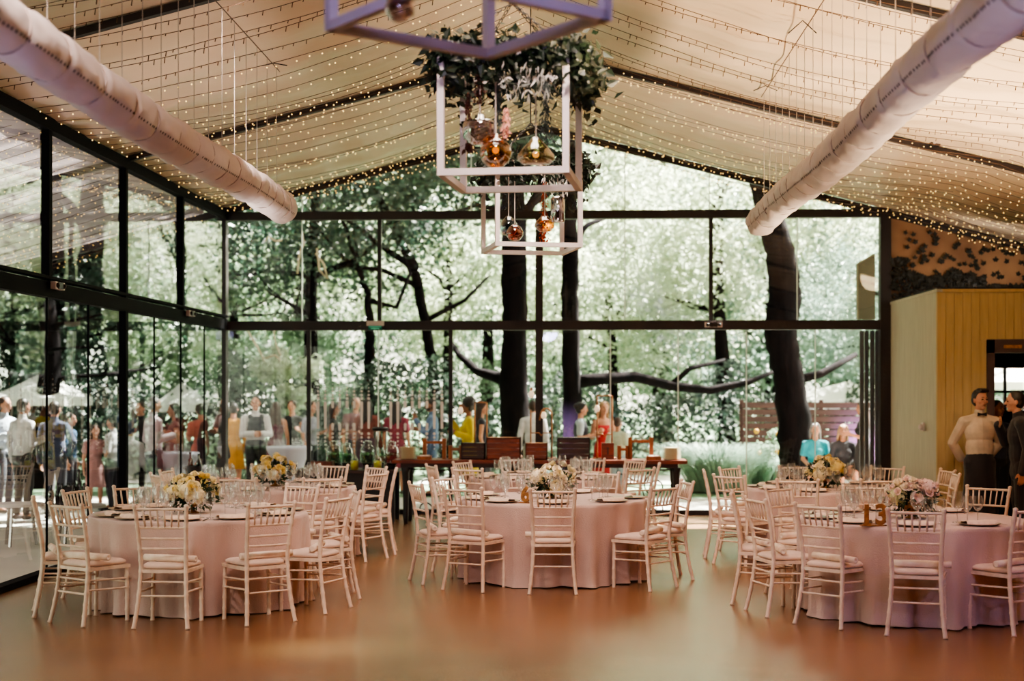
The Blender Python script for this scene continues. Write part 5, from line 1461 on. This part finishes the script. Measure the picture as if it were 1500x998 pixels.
# beyond the side glass
side=[(-14.0,11,4.6,0,'lf3',1.0),(-14.5,16,5.2,1,'lf3',1.0),(-14.4,21.5,4.4,2,'lf3',1.0),(-13.5,27.5,5.6,0,'lf2',1.1),(-19,14,6.5,1,'lf3',1.4),(-19,22,6.8,2,'lf2',1.4),(-18.5,32,6.8,0,'lf2',1.4),(-13,33,3.0,1,'lf3',1.0),(-24,24,5,2,'lf2',1.8),(-24,36,5,0,'lf3',1.9)]
sp_=['opposite the nearest side panes','opposite the exit mark on the side beam','behind the dark shirted man','behind the grey haired man','tall and further off by the nearest panes','tall and further off mid way','tall and further off near the corner','low behind the pink dressed girl','furthest in the side garden','furthest behind the corner']
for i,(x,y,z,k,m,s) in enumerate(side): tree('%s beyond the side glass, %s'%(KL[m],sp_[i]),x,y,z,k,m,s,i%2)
for i,(x,y,z,k,s) in enumerate([(-16.5,10.5,9.3,0,1.35),(-16.8,18.5,9.4,1,1.35),(-10,26.5,9.2,2,1.4),(-16,31,8.6,0,1.8)]):  # trees added to keep sky and sun off the terrace guests
    e=tree('tall dark tree added to shade the terrace, '+['nearest the front side panes','beside the middle side panes','near the corner of the glass walls','behind the terrace guests'][i],x,y,z,k,'lf3',s,0)
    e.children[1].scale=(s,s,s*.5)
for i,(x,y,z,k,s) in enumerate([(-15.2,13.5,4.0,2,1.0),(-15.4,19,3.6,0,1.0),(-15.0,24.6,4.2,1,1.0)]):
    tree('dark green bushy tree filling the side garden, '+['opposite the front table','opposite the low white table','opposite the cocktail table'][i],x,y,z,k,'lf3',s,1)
# hedges low down
def hedge(label,x0,x1,Y,h,mat,seed,dens=1.0,dep=1.0):
    rg=random.Random(seed); b=MB(); n=int((x1-x0)*h*520*dens); vs=[];fs=[]
    for k in range(n):
        x=rg.uniform(x0,x1); z=rg.random()**.8*h*(1+.22*sin(x*1.7+seed)+.1*sin(x*4.1)); q=Vector((x,Y+rg.gauss(0,dep*.35),z))
        u=Vector((rg.gauss(0,1),rg.gauss(0,1),rg.gauss(0,1))).normalized(); w=u.orthogonal().normalized(); L=rg.uniform(.08,.16); j=len(vs)
        vs+=[q-u*L*.5,q+w*L*.28,q+u*L*.5,q-w*L*.28]; fs.append((j,j+1,j+2,j+3))
    b.add(vs,fs); e=empty('garden_hedge',(0,0,0),0,label,'hedge'); o=b.build('foliage',M[mat],e); o['kind']='stuff'
hedge('dark low hedge behind the guests, running from the corner to the trunks',-12,0,29.5,2.1,'lf3',1)
hedge('mixed low hedge behind the ornamental grass',0,9,31.5,1.9,'lf3',2)
hedge('tall blue green hedge far behind the lawn',-14,14,42,3.2,'lf2',3,.5)
hedge('dark hedge far beyond the side glass',-26,-9,30.5,2.4,'lf3',4,.4)
# big trunks
def big_trunk(label,pts_px,Y,wpx,name='tree_trunk',branches=(),mat='bark',canopy=None):
    e=empty(name,(0,0,0),0,label,'tree'); ppm=F/Y
    P=[at(px,py,Y) for px,py in pts_px]; base=P[-1].copy(); base.z=-.05; P.append(base)
    b=MB(); rr=random.Random(int(Y*10))
    fine=[];rs=[]
    W_=list(wpx)+[wpx[-1]*1.25]
    for i in range(len(P)-1):
        for s in range(6):
            t=s/6; fine.append(P[i].lerp(P[i+1],t)+Vector((rr.gauss(0,.012),rr.gauss(0,.012),0))); rs.append((W_[i]*(1-t)+W_[i+1]*t)/2/ppm)
    fine.append(P[-1]); rs.append(W_[-1]/2/ppm)
    b.tube(fine,rs,16,jit=.05); b.build('trunk',M[mat],e,smooth=True)
    if canopy:  # unseen flattened crown, added to block sky and sun above the guests
        x,y,z,s,k,mm=canopy; c=bpy.data.objects.new('crown',crown_mesh(k,mm)); COL.objects.link(c); c.parent=e; c.location=(x,y,z); c.scale=(s,s,s*.55)
    for br in branches:
        q=[at(px,py,Y+dy) for px,py,dy,w in br]; b=MB(); b.tube(q,[w/2/ppm for *_,w in br],8,jit=.08); b.build('branch',M[mat],e,smooth=True)
    return e
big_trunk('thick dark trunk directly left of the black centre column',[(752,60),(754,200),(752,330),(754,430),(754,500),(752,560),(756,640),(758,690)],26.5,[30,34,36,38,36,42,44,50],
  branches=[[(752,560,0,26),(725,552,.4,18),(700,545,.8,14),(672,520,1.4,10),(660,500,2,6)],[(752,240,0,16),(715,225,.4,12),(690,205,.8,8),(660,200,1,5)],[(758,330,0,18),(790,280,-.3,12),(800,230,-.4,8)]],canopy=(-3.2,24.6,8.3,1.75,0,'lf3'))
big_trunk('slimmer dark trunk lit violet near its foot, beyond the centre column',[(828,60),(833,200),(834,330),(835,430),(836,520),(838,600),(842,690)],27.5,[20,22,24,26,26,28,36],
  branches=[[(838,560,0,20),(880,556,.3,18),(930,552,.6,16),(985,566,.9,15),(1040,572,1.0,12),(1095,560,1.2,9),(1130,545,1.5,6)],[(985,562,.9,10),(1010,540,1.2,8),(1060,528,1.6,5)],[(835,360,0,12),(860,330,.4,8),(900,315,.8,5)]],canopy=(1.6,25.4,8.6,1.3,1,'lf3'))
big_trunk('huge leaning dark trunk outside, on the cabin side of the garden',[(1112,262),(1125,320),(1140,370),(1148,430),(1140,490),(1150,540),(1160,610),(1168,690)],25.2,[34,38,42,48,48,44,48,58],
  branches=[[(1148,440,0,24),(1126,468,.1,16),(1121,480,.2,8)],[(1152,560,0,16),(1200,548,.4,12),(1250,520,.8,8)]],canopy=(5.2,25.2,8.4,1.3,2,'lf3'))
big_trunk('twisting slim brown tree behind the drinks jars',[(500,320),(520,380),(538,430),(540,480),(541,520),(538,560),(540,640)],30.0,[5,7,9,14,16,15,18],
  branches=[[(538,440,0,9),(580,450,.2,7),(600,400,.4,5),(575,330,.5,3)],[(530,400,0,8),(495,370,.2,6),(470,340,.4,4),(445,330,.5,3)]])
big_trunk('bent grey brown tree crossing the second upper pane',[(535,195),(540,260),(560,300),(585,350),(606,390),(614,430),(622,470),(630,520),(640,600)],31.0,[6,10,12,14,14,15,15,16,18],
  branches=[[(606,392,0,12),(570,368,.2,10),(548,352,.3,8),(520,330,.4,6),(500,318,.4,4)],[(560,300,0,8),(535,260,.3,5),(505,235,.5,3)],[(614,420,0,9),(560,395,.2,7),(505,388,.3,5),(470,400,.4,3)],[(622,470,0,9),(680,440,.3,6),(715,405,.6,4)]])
b=MB(); e=empty('bare_branch',(0,0,0),0,'bleached bare twisting branch hanging above the drinks, in bright light','branch')
for pts in ([(360,485),(372,505),(385,530),(398,548),(404,540),(408,520),(400,500),(398,482)],[(385,525),(400,520),(410,530),(406,548)],[(385,352),(390,345),(402,352),(410,350)],[(433,400),(436,372),(442,355),(440,340)],[(462,362),(466,395),(478,408),(472,385),(460,370)]):
    b.tube([at(px,py,27.5) for px,py in pts],[.018,.022,.022,.02,.018,.016,.014,.012][:len(pts)],6)
b.build('branch_wood',pbr('bleached_wood',(176,156,130),.8),e,smooth=True)
cl=crown(8,.9,.8,330,.13,77)
o=cl.build('sunlit_leaves',M['lf1'],e); o.location=at(398,545,27.7); o['kind']='stuff'
# ornamental grass clump
def grass(label,px,py,Y,w,h,n,seed):
    rg=random.Random(seed); p=at(px,py,Y); e=empty('ornamental_grass',(p.x,Y,0),0,label,'grass clump'); b=MB()
    for i in range(n):
        a=rg.uniform(0,2*pi); r0=rg.random()*w*.25; L=h*rg.uniform(.8,1.25); sp_=w*.5*rg.uniform(.25,1.0)
        p0=Vector((r0*cos(a),r0*sin(a),0)); vs=[]; d=Vector((cos(a),sin(a),0)); s=Vector((-sin(a),cos(a),0))
        for k in range(6):
            t=k/5; q=p0+d*sp_*t**1.5+Vector((0,0,L*(t-.42*t*t*t))); ww=.011*(1-t*.85)
            vs+=[q-s*ww,q+s*ww]
        b.add(vs,[(2*k,2*k+1,2*k+3,2*k+2) for k in range(5)])
    b.build('grass_blades',M['grassblade'],e)
grass('big fountain shaped clump of pale ornamental grass on the lawn',1050,700,25.8,2.3,1.15,2600,1)
grass('second lower clump of ornamental grass beside the big one',1112,700,26.4,1.7,.8,1500,2)
e=empty('flowering_shrub',(pp_(1135,26),26.2,0),0,'low shrub with a few orange and yellow flowers beside the leaning trunk','shrub')
o=crown(7,.55,.45,220,.09,5).build('foliage',M['lf2'],e); o.location=(0,0,.75); o['kind']='stuff'
rg=random.Random(9)
for k in range(9):
    b=MB(); b.ball((rg.uniform(-.5,.5),-.45+rg.uniform(-.1,.1),rg.uniform(.6,1.3)),.045,8,6); b.build('blossom',pbr('orange_bloom',(240,170,40),.6) if k==0 else bpy.data.materials['orange_bloom'],e)
# fence
fe=empty('slatted_fence',(0,29,0),0,'dark brown horizontal slat fence behind the seated women','fence')
b=MB(); x0,x1=pp_(1085,29),pp_(1500,29); M['fence']=pbr('fence_brown',(74,44,42),.8,(54,32,34),4,stretch=(.4,2,6))
for k in range(11): b.box((x0,-.02,.05+k*.14),(x1,.02,.05+k*.14+.115))
b.build('slats',M['fence'],fe)
x=x0
while x<x1: b=MB(); b.box((x-.04,.02,0),(x+.04,.09,1.62)); b.build('post',M['fence'],fe); x+=1.6
# parasols beyond
def parasol(label,px,py,Y,r=1.6):
    p=at(px,py,Y); e=empty('garden_parasol',(p.x,Y,0),0,label,'parasol'); z=p.z
    b=MB(); b.lathe([(.02,z+.45),(r*.5,z+.22),(r,z),(r,z-.16)],n=8); b.build('canopy',pbr('parasol_white',(240,236,230),.8,emit=.15) if 'parasol_white' not in bpy.data.materials else bpy.data.materials['parasol_white'],e)
    b=MB(); b.tube([(0,0,0),(0,0,z+.5)],.03,8); b.build('pole',M['bark'],e)
parasol('white parasol beyond the fence, seen beside the folded door panels',1237,588,33,1.9)
parasol('white parasol seen through the little cabin window',1462,560,30,1.2)
parasol('white parasol beyond the side glass, above the dark shirted man',50,582,27,1.0)
parasol('second white parasol beyond the side glass, nearer the corner',262,592,29,.6)
# pale bench tables outside the side glass
def lowtable(label,px,py,Y,r):
    p=at(px,py,Y); e=empty('low_table',(p.x,Y,0),0,label,'table'); z=p.z
    b=MB(); b.lathe([(0,z-.03),(r,z-.03),(r,z),(0,z)],n=24); b.build('tabletop',M['white'],e)
    for k in range(3): a=k*2.09+.5; b=MB(); b.tube([(r*.7*cos(a),r*.7*sin(a),0),(r*.5*cos(a),r*.5*sin(a),z-.03)],.02,6); b.build('leg',M['silver'],e)
    return e
lt=lowtable('low white round table with a bottle tub outside the side glass',98,742,16.6,.38)
lowtable('low white round table beyond the edge-on chair, outside the side glass',14,740,16.2,.3)
z=lt.location; zt_=at(98,742,16.6).z
tub((z.x-.02,16.6,zt_),'black ice tub full of bottles on the low white table outside',.17,.22)
for k in range(7): small_bottle((z.x-.2+.065*k,16.42+.05*(k%2),zt_),'dark slim bottle standing in the row before the black tub outside',.27,'bottle','slim bottles before the outdoor tub')
small_bottle((z.x+.06,16.62,zt_+.1),'wine bottle leaning in the black tub outside the side glass',.32,'bottle',rz=.3)
# garden bulbs on a wire
for k,(px,py) in enumerate([(778,594),(810,595),(905,574),(1190,528)]): pass

# ================================================================== LIGHT AND CAMERA
w=bpy.data.worlds.new('World'); scene.world=w; w.use_nodes=True; nt=w.node_tree; nt.nodes.clear()
out=N(nt,'ShaderNodeOutputWorld'); bg=N(nt,'ShaderNodeBackground'); sky=N(nt,'ShaderNodeTexSky'); sky.sky_type='HOSEK_WILKIE'
sky.sun_direction=Vector((.35,.55,.75)).normalized(); sky.turbidity=5
mx=N(nt,'ShaderNodeMix'); mx.data_type='RGBA'; mx.inputs[0].default_value=.8; mx.inputs[7].default_value=srgb((255,250,226))
nt.links.new(sky.outputs[0],mx.inputs[6]); nt.links.new(mx.outputs[2],bg.inputs[0]); bg.inputs[1].default_value=8
nt.links.new(bg.outputs[0],out.inputs[0])
def light(kind,name,loc,target,energy,col,**k):
    l=bpy.data.lights.new(name,kind); l.energy=energy; l.color=col[:3]
    for a,v in k.items(): setattr(l,a,v)
    o=bpy.data.objects.new(name,l); COL.objects.link(o); o.location=loc
    d=Vector(target)-Vector(loc); o.rotation_euler=d.to_track_quat('-Z','Y').to_euler(); return o
S_=Vector((.45,.40,.8)).normalized()*50
light('SUN','sun',S_,(0,0,0),150,(1,.95,.86),angle=.02)
warm=(1,.76,.5); pinkw=(1,.80,.70)
# uplights washing the cloth ceiling on the cabin side; their cones end above the glazing
light('SPOT','uplight',(4.2,8.4,1.0),(3.8,9.4,5.2),2300,warm,spot_size=1.9,spot_blend=1,shadow_soft_size=.2)
light('SPOT','uplight',(4.1,13.2,1.2),(3.7,13.8,5),2400,warm,spot_size=2.0,spot_blend=1,shadow_soft_size=.2)
light('SPOT','uplight',(.7,8.0,3.2),(.8,9.0,5.6),1900,warm,spot_size=1.9,spot_blend=1,shadow_soft_size=.1)
# hall wash aimed down at the tables
def down(loc,tg,e,c,size=1.0,name='hall_spot'): light('SPOT',name,loc,tg,e,c,spot_size=size,spot_blend=.7,shadow_soft_size=.25)
down((-2.2,5.5,4.9),(-3.0,11.0,.3),720,pinkw,.95)
down((-.2,6.5,5.2),(-.2,12.8,.3),850,pinkw,.85)
down((2.2,5.5,4.9),(2.8,10.8,.3),600,(.92,.72,.88),.95)
down((-.4,11.6,5.3),(-.3,16.0,.5),700,pinkw,.9)
down((-2.6,11.0,4.9),(-3.2,14.8,.6),450,pinkw,.8)
down((2.6,11.0,4.7),(2.8,15.0,.6),450,warm,.8)
light('AREA','ridge_fill',(-.4,12.5,5.3),(-.4,12.5,0),170,(1,.84,.72),shape='RECTANGLE',size=1.2,size_y=12,spread=1.9)  # unseen warm fill under the ridge, added to even out the floor light
down((-3.4,4.6,.5),(-2.8,6.6,3.5),280,(.72,.64,1),1.0,'violet_spot')
down((1.0,4.6,.5),(2.0,6.6,3.5),280,(.72,.64,1),1.0,'violet_spot')
down((-8.0,12.0,.3),(-7.6,14.0,3.7),500,(.8,.7,1),1.7,'terrace_uplight')
down((4.2,4.0,4.4),(3.0,10.2,.2),700,(.6,.5,1),.5,'violet_spot')
down((-.6,2.5,3.4),(-.43,5.9,3.5),300,(.55,.48,1),.8,'violet_spot')
down((3.9,13.4,4.1),(5.0,17.4,1.35),170,(1,.82,.62),.35,'waiter_fill')  # fill without a fixture, added to brighten the waiter
down((5.9,13.2,4.0),(5.7,18,1.3),190,(1,.74,.42),1.1,'cabin_wash')
down((-4.0,9.3,4.3),(-1.7,9.75,0),1700,(.72,1,.78),.2,'floor_spot')
down((4.2,7.5,4.3),(1.2,9.6,0),600,(.82,.64,1),.42,'floor_spot')
down((5.7,18.9,3.3),(5.7,20.5,3.8),70,(1,.88,.74),1.8,'ivy_wash')
down((-1.2,8.4,2.7),(-2.77,10.5,3.55),90,(1,.97,.92),.13,'duct_sun_patch')  # added spot standing in for a patch of sunlight on the duct
light('SPOT','uplight',(-3.2,12.5,2.4),(-3.0,13.0,5),120,(1,.86,.78),spot_size=2.0,spot_blend=1,shadow_soft_size=.2)
light('SPOT','ceiling_sheen_fill',(-4.6,8.5,.3),(-3.4,11.0,4.8),60,(.9,.92,1),spot_size=1.0,spot_blend=1,shadow_soft_size=.4)  # added spot imitating daylight sheen on the ceiling by the side glass
light('SPOT','violet_garden_light',(-.9,25.6,.3),(-.0,27.5,.9),9000,(.72,.5,1),spot_size=.62,spot_blend=.8,shadow_soft_size=.1)
down((-1.2,12.2,5.0),(-.2,13.5,.9),300,(1,.88,.74),.5,'table_spot')
down((-3.8,10.4,4.3),(-3.1,11.8,.9),220,(1,.88,.74),.5,'table_spot')
down((3.4,10.0,4.2),(2.7,11.5,.9),180,(1,.84,.8),.5,'table_spot')
light('SPOT','violet_garden_light',(6.2,28.4,.3),(5.3,30.6,1.6),2200,(.62,.42,1),spot_size=1.2,spot_blend=.8,shadow_soft_size=.1)

cam=bpy.data.cameras.new('camera'); co=bpy.data.objects.new('camera',cam); COL.objects.link(co); scene.camera=co
cam.sensor_width=36; cam.lens=F/1500*36; cam.sensor_fit='HORIZONTAL'
yaw=atan((HX-750)/F); co.location=(0,0,E); co.rotation_euler=(pi/2,0,yaw)
cam.shift_y=(HY-499)/1500
cam.dof.use_dof=True; cam.dof.focus_distance=12.3; cam.dof.aperture_fstop=1.35
cam.clip_end=400
scene.view_settings.view_transform='AgX'; scene.view_settings.look='AgX - Medium High Contrast'; scene.view_settings.exposure=-0.28
scene.cycles.max_bounces=10; scene.cycles.transparent_max_bounces=24; scene.cycles.glossy_bounces=4; scene.cycles.diffuse_bounces=4; scene.cycles.transmission_bounces=6
scene.cycles.use_denoising=True; scene.cycles.sample_clamp_indirect=6; scene.cycles.caustics_reflective=False; scene.cycles.caustics_refractive=False
